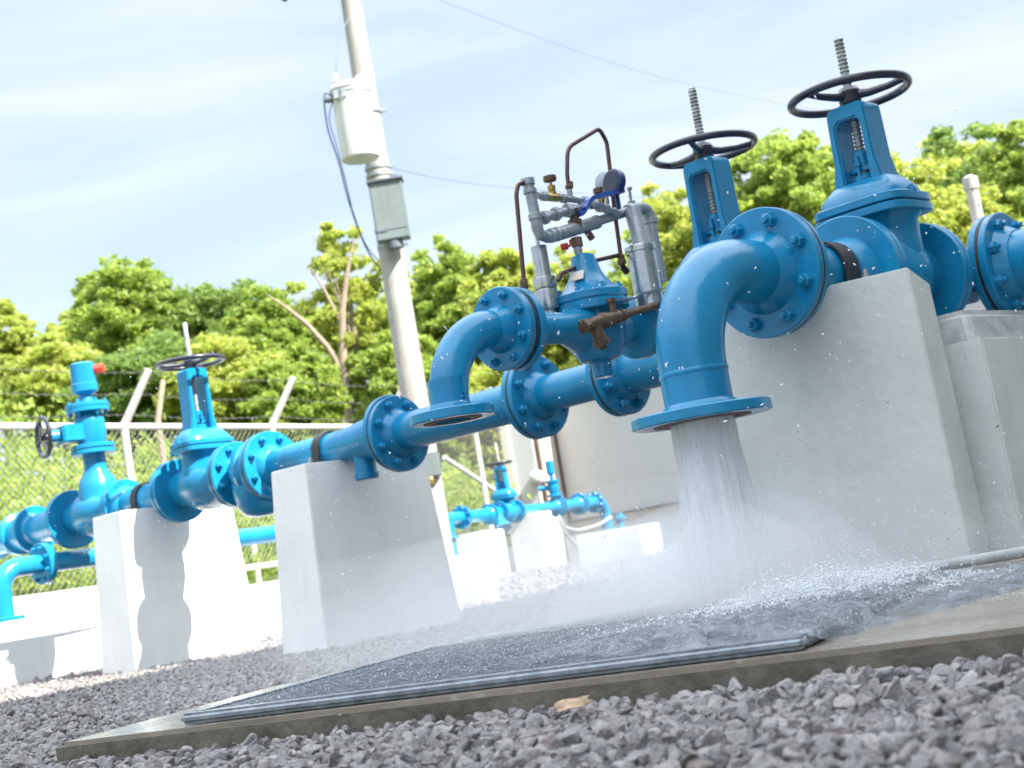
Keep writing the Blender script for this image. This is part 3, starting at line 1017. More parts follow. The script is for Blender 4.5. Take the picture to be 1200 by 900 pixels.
# rusty strainer row on the camera side of the relief valve
t = thing('bronze_strainer', 'rusty bronze strainer and small ball valve with steel lever on relief valve side', 'strainer', Q(705, 378, 0.12))
sa, sb = Q(683, 383, 0.12), Q(768, 358, 0.12)
d = unit(sb - sa)
mb = MB()
Ls = np.linalg.norm(sb - sa)
mb.lathe([(0.016, 0), (0.0185, 0.006), (0.0185, 0.03), (0.016, 0.035), (0.021, 0.055), (0.021, 0.085), (0.025, 0.088), (0.025, 0.105)], sa, d, 16)
fit(mb, sa + d * 0.008, d, 0.0235, 0.018, 6)
ws = unit(-AZ * 0.9 + d * 0.25)
w0 = sa + d * 0.055
mb.lathe([(0.018, 0), (0.020, 0.05), (0.026, 0.052), (0.026, 0.068), (0.012, 0.070), (0.012, 0.08)], w0, ws, 12)
part('strainer_body', mb, M['bronze'], t, sa)
mb = MB()
mb.lathe([(0.017, 0.105), (0.019, 0.108), (0.019, 0.122), (0.014, 0.124), (0.016, 0.128), (0.0205, 0.132), (0.0205, 0.17), (0.015, 0.172), (0.015, 0.18), (0.019, 0.182), (0.019, 0.197), (0.012, 0.2), (0.0115, Ls)], sa, d, 14)
mb.lathe([(0.014, 0.0), (0.016, 0.018), (0.010, 0.02), (0.010, 0.045), (0.015, 0.047), (0.015, 0.058)], sa + d * 0.15, AZ, 8)
part('ball_valve', mb, M['bronze'], t, sa + d * 0.15)
mb = MB()
l0 = sa + d * 0.15 + AZ * 0.05
lp = smooth_path([l0, Q(743, 350, 0.12), Q(748, 345, 0.12), Q(778, 338, 0.12)], 5)
mb.loft([[q + AZ * 0.003 + AX * 0.009, q + AZ * 0.003 - AX * 0.009, q - AZ * 0.003 - AX * 0.009, q - AZ * 0.003 + AX * 0.009] for q in lp])
part('lever', mb, M['steel'], t, l0, smooth=0)

# ------------------------------------------------------------------ concrete blocks
def block(name, label, cat, corners_lo, corners_hi, mat, group=None, bevel=0.006, sub=None):
    mb = MB()
    mb.hexa([np.asarray(p, float) for p in corners_lo], [np.asarray(p, float) for p in corners_hi])
    lo = np.mean(np.array(corners_lo), 0)
    o = part(name, mb, mat, None, lo, bevel=bevel, bseg=2)
    return tag(o, label, cat, group)


def box_pts(x0, x1, y0, y1, z, g=0.0):
    return [(x0 - g, y0 - g, z), (x1 + g, y0 - g, z), (x1 + g, y1 + g, z), (x0 - g, y1 + g, z)]


GB = 'white concrete pipe supports'
block('concrete_block', 'left sunlit white concrete block with bulbous valve shadow down its face', 'concrete block',
      box_pts(-7.405, -7.10, 4.12, 4.89, -0.3, 0.035), box_pts(-7.405, -7.10, 4.145, 4.87, 0.785), M['white'], GB, 0.005)
block('concrete_block', 'middle white concrete block in soft shade under the tapering pipe', 'concrete block',
      box_pts(-5.70, -5.42, 4.12, 4.92, -0.3, 0.04), box_pts(-5.70, -5.42, 4.155, 4.90, 0.778), M['white'], GB, 0.005)
# big block on the slab, sloped shoulder at the back
c_rt = uvp(-0.704, 3.985); c_lt = uvp(-1.39, 3.985)
lo = [uvp(-1.40, 3.97, -0.2), uvp(-0.690, 3.97, -0.2), uvp(-0.672, 4.20, -0.2), uvp(-1.40, 4.20, -0.2)]
hi = [uvp(-1.385, 3.985, 0.797), uvp(-0.708, 3.985, 0.797), uvp(-0.692, 4.175, 0.765), uvp(-1.385, 4.175, 0.765)]
block('concrete_block', 'largest grey concrete block behind the falling water', 'concrete block', lo, hi, M['grey_conc'], GB, 0.004)
# second block at the right edge, with rough grout saddle
b2a = onX(1150, 395, -1.86)
lo = [(-2.16, b2a[1] - 0.03, -0.2), (-1.84, b2a[1] - 0.03, -0.2), (-1.84, b2a[1] + 0.8, -0.2), (-2.16, b2a[1] + 0.8, -0.2)]
hi = [(-2.15, b2a[1] + 0.0, b2a[2]), (-1.86, b2a[1], b2a[2]), (-1.86, b2a[1] + 0.76, b2a[2]), (-2.15, b2a[1] + 0.76, b2a[2])]
o = block('concrete_block', 'grey concrete block at right edge with rough grout top under flange', 'concrete block', lo, hi, M['grey_conc'], GB, 0.005)
mb = MB()
zz = b2a[2] - 0.035
mb.loft([box_pts(-2.13, -1.90, b2a[1] + 0.03, b2a[1] + 0.72, zz), box_pts(-2.10, -1.93, b2a[1] + 0.08, b2a[1] + 0.62, zz + 0.135)])
me_g = part('grout_saddle', mb, M['grout'], o, bevel=0.025, bseg=3)
# straps holding the pipes on the blocks
def strap(label, c, ax, r, w=0.055, zlow=0.0):
    t = thing('pipe_strap', label, 'pipe strap', c - AZ * r, 'black pipe straps')
    ax = unit(ax)
    b = np.cross(AZ, ax)
    pts = [c + b * (r + 0.004) - AZ * (c[2] - zlow)] + [c + b * (r + 0.004) * math.cos(q) + AZ * (r + 0.004) * math.sin(q) for q in np.linspace(0, PI, 26)] + [c - b * (r + 0.004) - AZ * (c[2] - zlow)]
    mb = MB()
    loops = []
    for i, p in enumerate(pts):
        rad = unit((p - c) - AZ * min(0, (p - c)[2]))
        loops.append([p - ax * w / 2, p + ax * w / 2, p + ax * w / 2 + rad * 0.007, p - ax * w / 2 + rad * 0.007])
    mb.loft(loops)
    part('band', mb, M['gasket'], t)
    mb = MB()
    for s in (-1, 1):
        mb.box(c + b * s * (r + 0.035) + AZ * (zlow - c[2] + 0.004), 0.06, w, 0.008, b, ax, AZ)
        mb.lathe([(0.013, 0), (0.013, 0.014), (0.007, 0.014), (0.007, 0.03)], c + b * s * (r + 0.045) + AZ * (zlow - c[2] + 0.008), AZ, 8)
    part('foot', mb, M['stem'], t)
    return t


strap('black strap over the pipe on the left white block', np.array([-7.255, YA, ZA]), AX, 0.087, zlow=0.785)
strap('black strap over the tapering pipe on the middle white block', np.array([-5.56, YA, ZA]), AX, 0.083, zlow=0.778)
strap('black rubber strap beside the big flange on the largest grey block', np.array([XB, 3.60, ZB]), AY, 0.084, 0.075, zlow=0.79)
# low plinths on the left
p = onX(75, 740, -8.60)
block('concrete_plinth', 'low white plinth at far left, partly in shade of left block', 'concrete plinth',
      box_pts(-9.6, -8.60, 2.7, p[1] + 0.55, -0.4), box_pts(-9.6, -8.60, 2.7, p[1] + 0.55, p[2]), M['white'], 'low white plinths', 0.01)
p2 = onX(108, 690, -9.35)
block('concrete_plinth', 'upper white plinth at far left behind the lower one', 'concrete plinth',
      box_pts(-9.9, -9.35, 2.6, p2[1] + 0.06, 0.0), box_pts(-9.9, -9.35, 2.6, p2[1] + 0.06, p2[2] + 0.01), M['white'], 'low white plinths', 0.01)
pr = onX(330, 756, -8.2)
pt = onX(315, 682, -8.2)
block('concrete_plinth', 'low white plinth seen between left and middle blocks', 'concrete plinth',
      box_pts(-8.6, -8.2, 5.35, 7.4, -0.4), box_pts(-8.6, -8.2, 5.35, 7.4, pt[2]), M['white'], 'low white plinths', 0.01)

# ------------------------------------------------------------------ slab, grating, conduit
def uv_poly(pts, z):
    return [uvp(u, v, z) for u, v in pts]


pad = [(-2.118, 2.118), (3.0, 2.105), (3.0, 4.75), (-0.62, 4.75), (-0.62, 4.02), (-0.62, 3.42), (-1.45, 3.32), (-1.90, 3.20), (-2.03, 3.05), (-2.118, 2.80)]
mb = MB()
n = len(pad)
mb.add(uv_poly(pad, -0.4) + uv_poly(pad, 0.0), [tuple(range(n, 2 * n)), tuple(range(n - 1, -1, -1))] + [(k, (k + 1) % n, n + (k + 1) % n, n + k) for k in range(n)])
o = part('concrete_slab', mb, M['pad'], None, uvp(-1, 2.6), bevel=0.008)
tag(o, kind='structure')
mb = MB()
mb.hexa([uvp(-2.12, 2.112, -0.3), uvp(2.9, 2.100, -0.3), uvp(2.9, 2.106, -0.3), uvp(-2.12, 2.1185, -0.3)],
        [uvp(-2.12, 2.112, -0.0075), uvp(2.9, 2.100, -0.0075), uvp(2.9, 2.106, -0.0075), uvp(-2.12, 2.1185, -0.0075)])
tag(part('slab_wet_edge', mb, M['wetedge'], None, uvp(0, 2.1, 0)), kind='structure')
t = thing('drain_grating', 'dark wet iron grating lying on the slab under the water jet', 'drain grating', uvp(-1.25, 2.6, 0.004))
g0, g1, h0, h1 = -1.845, -0.640, 2.150, 3.10
mb = MB()
for (a0, a1, b0, b1) in ((g0, g1, h0, h0 + 0.035), (g0, g1, h1 - 0.035, h1), (g0, g0 + 0.035, h0 + 0.035, h1 - 0.035), (g1 - 0.035, g1, h0 + 0.035, h1 - 0.035)):
    mb.box(uvp((a0 + a1) / 2, (b0 + b1) / 2, 0.012), a1 - a0, b1 - b0, 0.020, UV_U, UV_V, AZ)
part('frame', mb, M['grate'], t, bevel=0.007, bseg=3)
mb = MB()
for x in np.arange(g0 + 0.05, g1 - 0.04, 0.027):
    mb.box(uvp(x, (h0 + h1) / 2, 0.0125), 0.006, h1 - h0 - 0.072, 0.013, UV_U, UV_V, AZ)
for y in np.arange(h0 + 0.055, h1 - 0.04, 0.030):
    mb.box(uvp((g0 + g1) / 2, y, 0.0142), g1 - g0 - 0.072, 0.007, 0.012, UV_U, UV_V, AZ)
part('bars', mb, M['grate'], t, smooth=0)
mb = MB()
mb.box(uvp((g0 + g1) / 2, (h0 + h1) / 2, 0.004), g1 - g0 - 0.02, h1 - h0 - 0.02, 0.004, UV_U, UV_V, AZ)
part('painted_gap_shade', mb, M['hollow_dark'], t, smooth=0)  # dark sheet on the slab painted as the shade under the bars
cL, cRr = onV(975, 684, 3.43), onV(1215, 644, 3.58)
mb = MB()
cd = unit(cRr - cL)
mb.tube([np.array([*(cL - cd * 0.9)[:2], 0.016]), np.array([*cL[:2], 0.016]), np.array([*cRr[:2], 0.02]), np.array([*(cRr + cd * 1.2)[:2], 0.02])], 0.0135, 16)
tag(part('conduit_pipe', mb, M['conduit'], None, cL), 'thin grey conduit lying on wet slab at foot of largest grey block', 'conduit')

# ------------------------------------------------------------------ gravel
def rocks(n_pts, P, size, base_v, base_f, rng, flat=0.75):
    k = len(base_v)
    n = len(P)
    q = rng.normal(size=(n, 4)); q /= np.linalg.norm(q, axis=1)[:, None]
    w, x, y, z = q.T
    R = np.stack([1 - 2 * (y * y + z * z), 2 * (x * y - z * w), 2 * (x * z + y * w), 2 * (x * y + z * w), 1 - 2 * (x * x + z * z), 2 * (y * z - x * w),
                  2 * (x * z - y * w), 2 * (y * z + x * w), 1 - 2 * (x * x + y * y)], 1).reshape(n, 3, 3)
    sc = rng.uniform(0.55, 1.3, size=(n, 1, 3))
    V = base_v[None] * sc
    # chip the stone with a few random planes so it reads as crushed rock
    for _ in range(10):
        d = rng.normal(size=(n, 1, 3)); d /= np.linalg.norm(d, axis=2)[:, :, None]
        lim = rng.uniform(0.34, 0.72, size=(n, 1))
        s = (V * d).sum(2)
        V = V - d * np.clip(s - lim, 0, None)[:, :, None]
    V = V + rng.normal(size=V.shape) * 0.022
    V = np.einsum('nij,nkj->nki', R, V) * size[:, None, None]
    V = V + P[:, None, :]
    F = base_f[None] + (np.arange(n) * k)[:, None, None]
    return V.reshape(-1, 3), F.reshape(-1, 3)


def ico(sub):
    bm = bmesh.new()
    bmesh.ops.create_icosphere(bm, subdivisions=sub, radius=1.0)
    bm.verts.ensure_lookup_table()
    v = np.array([x.co[:] for x in bm.verts]); f = np.array([[q.index for q in fc.verts] for fc in bm.faces])
    bm.free()
    return v, f


def scatter(Z0, Z1, dens, side, rng):
    """points in the wedge in front of the camera between Z0 and Z1 metres, off slab and blocks"""
    zz, ll = [], []
    area = 0.5 * (Z1 ** 2 - Z0 ** 2) * 2 * 0.42 + 2 * side * (Z1 - Z0)
    n = int(area * dens)
    Z = rng.uniform(Z0, Z1, n * 2)
    keep = rng.uniform(0, 1, n * 2) < (0.42 * Z + side) / (0.42 * Z1 + side)
    Z = Z[keep]
    lat = rng.uniform(-1, 1, len(Z)) * (0.42 * Z + side)
    P = FW[None] * Z[:, None] + RT[None] * lat[:, None]
    u = P @ UV_U; v = P @ UV_V
    on = (u > -2.125) & (v > 2.105) & ((v < 3.22) | (u > -0.68)) & (v < 4.7)
    on |= (u > -1.40) & (u < -0.69) & (v > 3.95) & (v < 4.2)
    X, Y = P[:, 0], P[:, 1]
    for (a, b, c, d) in ((-7.43, -7.08, 4.1, 4.9), (-5.73, -5.40, 4.1, 4.93), (-9.6, -8.6, 2.7, 4.8)):
        on |= (X > a) & (X < b) & (Y > c) & (Y < d)
    on |= (u < -8.7)
    P = P[~on]
    return P


b2v, b2f = ico(3)
b1v, b1f = ico(2)
b0v, b0f = ico(1)
r1 = np.random.default_rng(3)
Ps = scatter(0.95, 2.15, 4300, 0.12, r1)
Ps2 = scatter(2.15, 3.6, 4000, 0.3, r1)
Ps3 = scatter(3.6, 9.0, 1900, 0.5, r1)
Ps4 = scatter(9.0, 19.0, 220, 0.8, r1)
sets = []
for Pp, bv_, bf_, lo_, hi_, jit in ((Ps, b2v, b2f, 0.007, 0.0225, 0.013), (Ps2, b2v, b2f, 0.007, 0.021, 0.012), (Ps3, b0v, b0f, 0.008, 0.022, 0.012), (Ps4, b0v, b0f, 0.02, 0.05, 0.0)):
    s = r1.uniform(0, 1, len(Pp)) ** 1.8 * (hi_ - lo_) + lo_
    P3 = Pp.copy()
    P3[:, 2] = gz_np(Pp[:, 0], Pp[:, 1]) + s * 0.4 + r1.uniform(-0.4, 1, len(Pp)) * jit
    V, F = rocks(len(Pp), P3, s, bv_, bf_, r1)
    sets.append((V, F))
off = 0
VV, FF = [], []
for V, F in sets:
    VV.append(V); FF.append(F + off); off += len(V)
me = np_mesh('gravel', np.concatenate(VV), np.concatenate(FF), M['stone'])
o = link_mesh('gravel', me, None, None, np.zeros(3))
tag(o, kind='stuff')
o['label'] = 'loose mauve grey crushed stone covering the yard'


def grid_sheet(name, us, vs, zf, mat):
    V = np.array([[*(UV_U * u + UV_V * v)[:2], 0.0] for v in vs for u in us])
    V[:, 2] = zf(V)
    nu, nv = len(us), len(vs)
    F = np.array([[j * nu + i, j * nu + i + 1, (j + 1) * nu + i + 1, (j + 1) * nu + i] for j in range(nv - 1) for i in range(nu - 1)])
    me = np_mesh(name, V, F, mat, True)
    o = link_mesh(name, me, None, None, np.zeros(3))
    return tag(o, kind='structure')


grid_sheet('gravel_bed', np.arange(-14, 9.1, 0.25), np.arange(-6, 21.8, 0.25), lambda V: gz_np(V[:, 0], V[:, 1]) - 0.004, M['bed'])


def ground_z(V):
    u = V @ UV_U; v = V @ UV_V
    d = np.maximum(np.where(v < 15.8, -8.95 - u, -13.5 - u), v - 21.5)
    out = 0.24 + 0.10 * np.clip(d, 0, 26) + 0.12 * np.sin(V[:, 0] * 0.7) * np.sin(V[:, 1] * 0.5) * np.clip(d / 4, 0, 1)
    return np.where(d > 0, out, -0.5)


def graded(lo, hi, step, far):
    a = [lo]
    mid = list(np.arange(lo, hi, step))
    left = [lo - far * k for k in (1, 0.4, 0.15, 0.06)]
    right = [hi + far * k for k in (0.06, 0.15, 0.4, 1)]
    return np.array(left + mid + right)


us = np.unique(np.concatenate([graded(-40, 20, 1.0, 1500), [-8.97, -8.93]]))
vs = np.unique(np.concatenate([graded(-10, 45, 1.0, 1500), [21.48, 21.52]]))
grid_sheet('ground', us, vs, ground_z, M['grass'])

# a dry leaf on the stones
lc = np.array([*(CAM + (ray(672, 832)) * 1.0)[:2], 0])
r_ = ray(672, 832); tt = (-0.022 - CH) / r_[2]; lc = CAM + r_ * tt
mb = MB()
lv = []
for i in range(9):
    s = i / 8
    wdt = 0.012 * math.sin(PI * min(1, s * 0.96 + 0.03)) ** 0.8
    for k in (-1, -0.5, 0, 0.5, 1):
        lv.append(lc + RT * ((s - 0.5) * 0.052 + 0.004 * math.sin(k * 4 + s * 9)) + FW * (k * wdt * 0.7) + AZ * (k * wdt * 0.75 + 0.004 * abs(k) + 0.004 * math.sin(s * 6 + k) + 0.010 * s))
mb.add(lv, [(i * 5 + k, i * 5 + k + 1, i * 5 + 5 + k + 1, i * 5 + 5 + k) for i in range(8) for k in range(4)])
o = part('fallen_leaf', mb, M['dryleaf'], None, lc)
tag(o, 'single dry tan leaf lying on the gravel in front of the slab', 'leaf')
md = o.modifiers.new('thickness', 'SOLIDIFY'); md.thickness = 0.0008

# ------------------------------------------------------------------ water
JX, JY = XB, 2.908
rngw = np.random.default_rng(5)
t = thing('water_jet', 'white jet of water falling from the large elbow onto the grating', 'water jet', (JX, JY, 0.02))
tag(t, kind='stuff')
for s_, nm in ((1.0, 'jet_sheet'), (0.72, 'jet_sheet'), (0.42, 'jet_sheet')):
    vs_, fs_ = [], []
    nz, na = 30, 72
    ph = rngw.uniform(0, 6.28, 12)
    for i in range(nz):
        z = 0.458 - 0.45 * i / (nz - 1)
        tt = i / (nz - 1)
        r = (0.079 + 0.028 * tt ** 1.3) * s_
        for k in range(na):
            a = 2 * PI * k / na
            w = 1 + (0.015 + 0.05 * tt) * (math.sin(7 * a + ph[0] + 2 * z) + math.sin(13 * a + ph[1] - 3 * z) + 0.8 * math.sin(23 * a + ph[2] + 9 * z) + 0.5 * math.sin(4 * a + 20 * z + ph[3]))
            vs_.append((JX + math.cos(a) * r * w, JY + math.sin(a) * r * w, z))
    for i in range(nz - 1):
        for k in range(na):
            k2 = (k + 1) % na
            fs_.append((i * na + k, i * na + k2, (i + 1) * na + k2, (i + 1) * na + k))
    mb = MB().add(vs_, fs_)
    part(nm, mb, M['jet'], t, smooth=180)
# strands of water on and just off the jet
V, F = [], []
ns = 900
for i in range(ns):
    a = rngw.uniform(0, 2 * PI)
    z1 = rngw.uniform(0.05, 0.45)
    L = rngw.uniform(0.02, 0.07)
    tt = (0.458 - z1) / 0.45
    r = (0.079 + 0.034 * tt ** 1.3) * (rngw.uniform(0.85, 1.03) + (0.22 * tt * rngw.uniform(0, 1) ** 3))
    w = rngw.uniform(0.0005, 0.0014)
    c = np.array([JX + math.cos(a) * r, JY + math.sin(a) * r, z1])
    o_ = len(V)
    V += [c + (0, 0, L * 0.5), c + (w, 0, 0), c + (-w / 2, w * 0.87, 0), c + (-w / 2, -w * 0.87, 0), c - (0, 0, L * 0.5)]
    F += [(o_, o_ + 1, o_ + 2), (o_, o_ + 2, o_ + 3), (o_, o_ + 3, o_ + 1), (o_ + 4, o_ + 2, o_ + 1), (o_ + 4, o_ + 3, o_ + 2), (o_ + 4, o_ + 1, o_ + 3)]
me = np_mesh('strands', np.array(V) - WP[t.name], np.array(F), M['strand'])
o = link_mesh('strands', me, None, t, WP[t.name]); o['kind'] = 'stuff'

# ropes of water twisting down inside the jet
mb = MB()
for i in range(46):
    a = rngw.uniform(0, 2 * PI)
    rr_ = rngw.uniform(0.25, 1.0)
    z1 = 0.455 - 0.30 * max(0, rngw.uniform(-0.6, 1))
    z0_ = max(0.015, z1 - rngw.uniform(0.12, 0.45))
    w_ = rngw.uniform(0.0025, 0.006)
    pts, rs = [], []
    for q in np.linspace(0, 1, 12):
        z = z1 + (z0_ - z1) * q
        tt = (0.458 - z) / 0.45
        r = (0.078 + 0.036 * tt ** 1.3) * rr_ * (1 + 0.04 * math.sin(9 * q + a * 5))
        aa = a + 0.05 * math.sin(7 * q + a * 3)
        pts.append((JX + math.cos(aa) * r, JY + math.sin(aa) * r, z))
        rs.append(w_ * (0.25 + math.sin(PI * min(0.97, q + 0.04)) * (0.7 + 0.3 * math.sin(17 * q + a))))
    mb.tube(pts, rs, 7)
o = part('ropes', mb, M['strand'], t, smooth=180); o['kind'] = 'stuff'

# spray droplets
def drops(name, P, size, stretch, dirs, mat, bv=None, bf=None):
    if bv is None:
        bv, bf = b0v, b0f
    k = len(bv); n = len(P)
    d = dirs / np.linalg.norm(dirs, axis=1)[:, None]
    V = bv[None] * size[:, None, None]
    s = (V * d[:, None, :]).sum(2)
    V = V + d[:, None, :] * (s * (stretch[:, None] - 1))[:, :, None]
    V = V + P[:, None, :]
    F = bf[None] + (np.arange(n) * k)[:, None, None]
    return V.reshape(-1, 3), F.reshape(-1, 3)


t = thing('water_spray', 'fine white droplets splashing up and out from the foot of the jet', 'spray', (JX, JY, 0.03))
tag(t, kind='stuff')
nd = 4200
a = rngw.uniform(0, 2 * PI, nd)
rr = 0.10 + np.abs(rngw.normal(0, 0.42, nd))
h = np.abs(rngw.normal(0, 0.16, nd)) * np.exp(-rr * 1.2) + 0.012
P = np.stack([JX + np.cos(a) * rr, JY + np.sin(a) * rr, h], 1)
dirs = np.stack([np.cos(a), np.sin(a), rngw.normal(0, 1.0, nd)], 1)
Va, Fa = drops('s', P, 0.0004 + 0.0012 * rngw.uniform(0, 1, nd) ** 2, rngw.uniform(1, 3, nd), dirs, None)
# far-flung drops
nd2 = 900
P2 = np.stack([JX + rngw.normal(0, 0.9, nd2), JY + rngw.normal(0, 0.8, nd2) - 0.1, rngw.uniform(0.05, 0.95, nd2) ** 1.25], 1)
keep = (np.linalg.norm(P2[:, :2], axis=1) > 2.3) & (P2[:, 2] < 0.95) & (P2[:, 1] - 0.4 * P2[:, 0] > 1.0)
P2 = P2[keep]; nd2 = len(P2)
Vb, Fb = drops('s', P2, rngw.uniform(0.0007, 0.0020, nd2), rngw.uniform(1, 3, nd2), rngw.normal(0, 1, (nd2, 3)) + np.array([0, 0, -0.8]), None)
# low dancing drops over the grating
nd3 = 7000
u = rngw.uniform(-1.80, -0.52, nd3); v = 2.16 + rngw.uniform(0, 1, nd3) * 0.98
zz = 0.024 + np.abs(rngw.normal(0, 0.013, nd3))
P3 = UV_U[None] * u[:, None] + UV_V[None] * v[:, None]; P3[:, 2] = zz
Vc, Fc = drops('s', P3, 0.0003 + 0.0007 * rngw.uniform(0, 1, nd3) ** 2.5, rngw.uniform(1, 2.5, nd3), rngw.normal(0, 0.5, (nd3, 3)) + np.array([0, 0, 1.0]), None)
V = np.concatenate([Va, Vb, Vc]); F = np.concatenate([Fa, Fb + len(Va), Fc + len(Va) + len(Vb)])
me = np_mesh('droplets', V - WP[t.name], F, M['drop'], True)
o = link_mesh('droplets', me, None, t, WP[t.name]); o['kind'] = 'stuff'
# foam heap thrown up between jet and block
V, F = [], []
fo = 0
nf = 26000
uu = rngw.normal(-0.82, 0.13, nf); vv = 2.98 + rngw.normal(0, 0.11, nf) + (uu + 0.82) * 0.5
hh = np.abs(rngw.normal(0, 1, nf)) * 0.030 * (0.5 + 0.5 * np.sin(uu * 26) * np.sin(vv * 31)) * np.exp(-((uu + 0.82) / 0.2) ** 2) + 0.02 * (uu < -0.64) + 0.006
Pf = UV_U[None] * uu[:, None] + UV_V[None] * vv[:, None]; Pf[:, 2] = hh
Vf, Ff = drops('f', Pf, 0.0006 + 0.0024 * rngw.uniform(0, 1, nf) ** 3, rngw.uniform(1, 1.6, nf), rngw.normal(0, 1, (nf, 3)), None)
# streaky froth running over the slab to the right
nr = 7000
uu = rngw.uniform(-0.70, 0.9, nr)
ph = rngw.integers(0, 7, nr)
vv = 2.60 + 0.11 * ph + 0.06 * np.sin(uu * 9 + ph * 2) + rngw.normal(0, 0.05, nr) - 0.05 * uu
Pr = UV_U[None] * uu[:, None] + UV_V[None] * vv[:, None]; Pr[:, 2] = 0.003
keepr = (rngw.uniform(0, 1, nr) < np.clip(0.9 - (uu + 0.7) * 0.4, 0.1, 1)) & (vv > 2.45) & (vv < 3.4)
Pr = Pr[keepr]; nr = len(Pr)
Vr, Fr = drops('f', Pr, 0.0004 + 0.0011 * rngw.uniform(0, 1, nr) ** 2, rngw.uniform(1, 2.6, nr), np.tile(UV_U, (nr, 1)) + rngw.normal(0, 0.25, (nr, 3)) * np.array([1, 1, 0.1]), None)
Vr[:, 2] *= 0.4
t = thing('foam', 'white foam and froth where the jet water runs off over the slab', 'foam', uvp(-0.98, 3.1, 0.0))
tag(t, kind='stuff')
me = np_mesh('froth', np.concatenate([Vf, Vr]) - WP[t.name], np.concatenate([Ff, Fr + len(Vf)]), M['drop'], True)
o = link_mesh('froth', me, None, t, WP[t.name]); o['kind'] = 'stuff'
# rough sheet of water running off the grating along the foot of the block
fu = np.concatenate([np.linspace(-1.30, -0.70, 90), np.linspace(-0.695, -0.58, 28), np.linspace(-0.57, 0.75, 120)])
fs = np.linspace(0, 1, 80)
V = []
for q in fs:
    for u in fu:
        k = max(0.0, (u + 0.64) / 1.39)
        wob = 0.016 * math.sin(u * 17 + 1) + 0.010 * math.sin(u * 43) + 0.006 * math.sin(u * 91)
        if u < -0.64:
            vf_ = 2.19 + 0.30 * max(0, (-0.86 - u) / 0.44) ** 1.3 + wob
        else:
            vf_ = 2.19 + 1.12 * min(1, k / 0.40) ** 0.8 + 0.05 * k + wob
        vb_ = 3.10 if u < -0.70 else 3.10 + 0.30 * min(1, (u + 0.70) / 0.12) + 0.10 * k
        v = vf_ + (vb_ - vf_) * q
        rip = math.sin(u * 47 + 9 * math.sin(v * 13)) + math.sin(v * 61 + u * 23) + math.sin(u * 97 - v * 71) + math.sin(u * 150 + v * 40) + math.sin(v * 133 + 5 * math.sin(u * 31))
        drop = sstep(-0.655, -0.595, u + 0.01 * math.sin(v * 37))
        base = 0.0225 * (1 - drop)
        h = 0.0045 + 0.0022 * rip * math.exp(-k * 2.0) + 0.004 * math.exp(-k * 2)
        e = min(1, q / 0.05) * min(1, (1 - q) / 0.08) * min(1, (1 - k) / 0.2) * min(1, (u + 1.30) / 0.25)
        p = uvp(u, v)
        V.append((p[0], p[1], base - 0.004 + (h + 0.004) * e))
V = np.array(V)
nu, nv = len(fu), len(fs)
F = np.array([[j * nu + i, j * nu + i + 1, (j + 1) * nu + i + 1, (j + 1) * nu + i] for j in range(nv - 1) for i in range(nu - 1)])
me = np_mesh('running_water', V, F, M['film'], True)
o = link_mesh('running_water', me, None, None, np.zeros(3))
tag(o, kind='structure')
# mist
def blob(name, c, rx, ry, rz, mat, seed):
    bm = bmesh.new()
    bmesh.ops.create_icosphere(bm, subdivisions=4, radius=1.0)
    rs = np.random.default_rng(seed)
    ph = rs.uniform(0, 6.28, 6)
    for v in bm.verts:
        p = v.co
        k = 1 + 0.10 * math.sin(4 * p.x + ph[0]) * math.sin(5 * p.y + ph[1]) + 0.08 * math.sin(7 * p.z + ph[2] + 4 * p.x)
        v.co = Vector((p.x * rx * k, p.y * ry * k, p.z * rz * k))
    me = bpy.data.meshes.new(name)
    bm.to_mesh(me); bm.free()
    me.materials.append(mat)
    o = link_mesh(name, me, None, None, np.asarray(c, float))
    return tag(o, kind='stuff')


blob('mist', (JX, JY, 0.02), 0.22, 0.22, 0.22, M['mist_a'], 1)
blob('mist', (JX - 0.05, JY, 0.04), 0.40, 0.36, 0.24, M['mist_b'], 2)
for i, k in enumerate((0.55, 0.75, 0.95, 1.15, 1.4)):
    blob('mist', (JX - 0.32 - 0.04 * i, JY, 0.02), 0.9 * k, 0.75 * k, 0.21 * k + 0.02, M['mist_c'], 3 + i)

# ------------------------------------------------------------------ far pipe station
def onU(x, y, u):
    r = ray(x, y)
    return CAM + r * ((u - CAM.dot(UV_U)) / r.dot(UV_U))


def onZ(x, y, z):
    r = ray(x, y)
    return CAM + r * ((z - CH) / r[2])


us_ = at(528, 607, 17.0).dot(UV_U)
S0 = onU(528, 607, us_)
ZS = 0.70


def SP(x):                       # point of the far pipe axis seen at photo column x
    a, b = 14.0, 24.0
    for _ in range(40):
        m = (a + b) / 2
        q = uvp(us_, m, ZS) - CAM
        px = 600 + FPX * q.dot(CR) / q.dot(CF)
        if px < x:
            a = m
        else:
            b = m
    return uvp(us_, (a + b) / 2, ZS)


def far_pipe(label, x0, x1, r, ends, R=0.13):
    return spool('pipe_spool', label, 'pipe', SP(x0), SP(x1), r, ends, R, group='far sunlit blue pipes', seg=24)


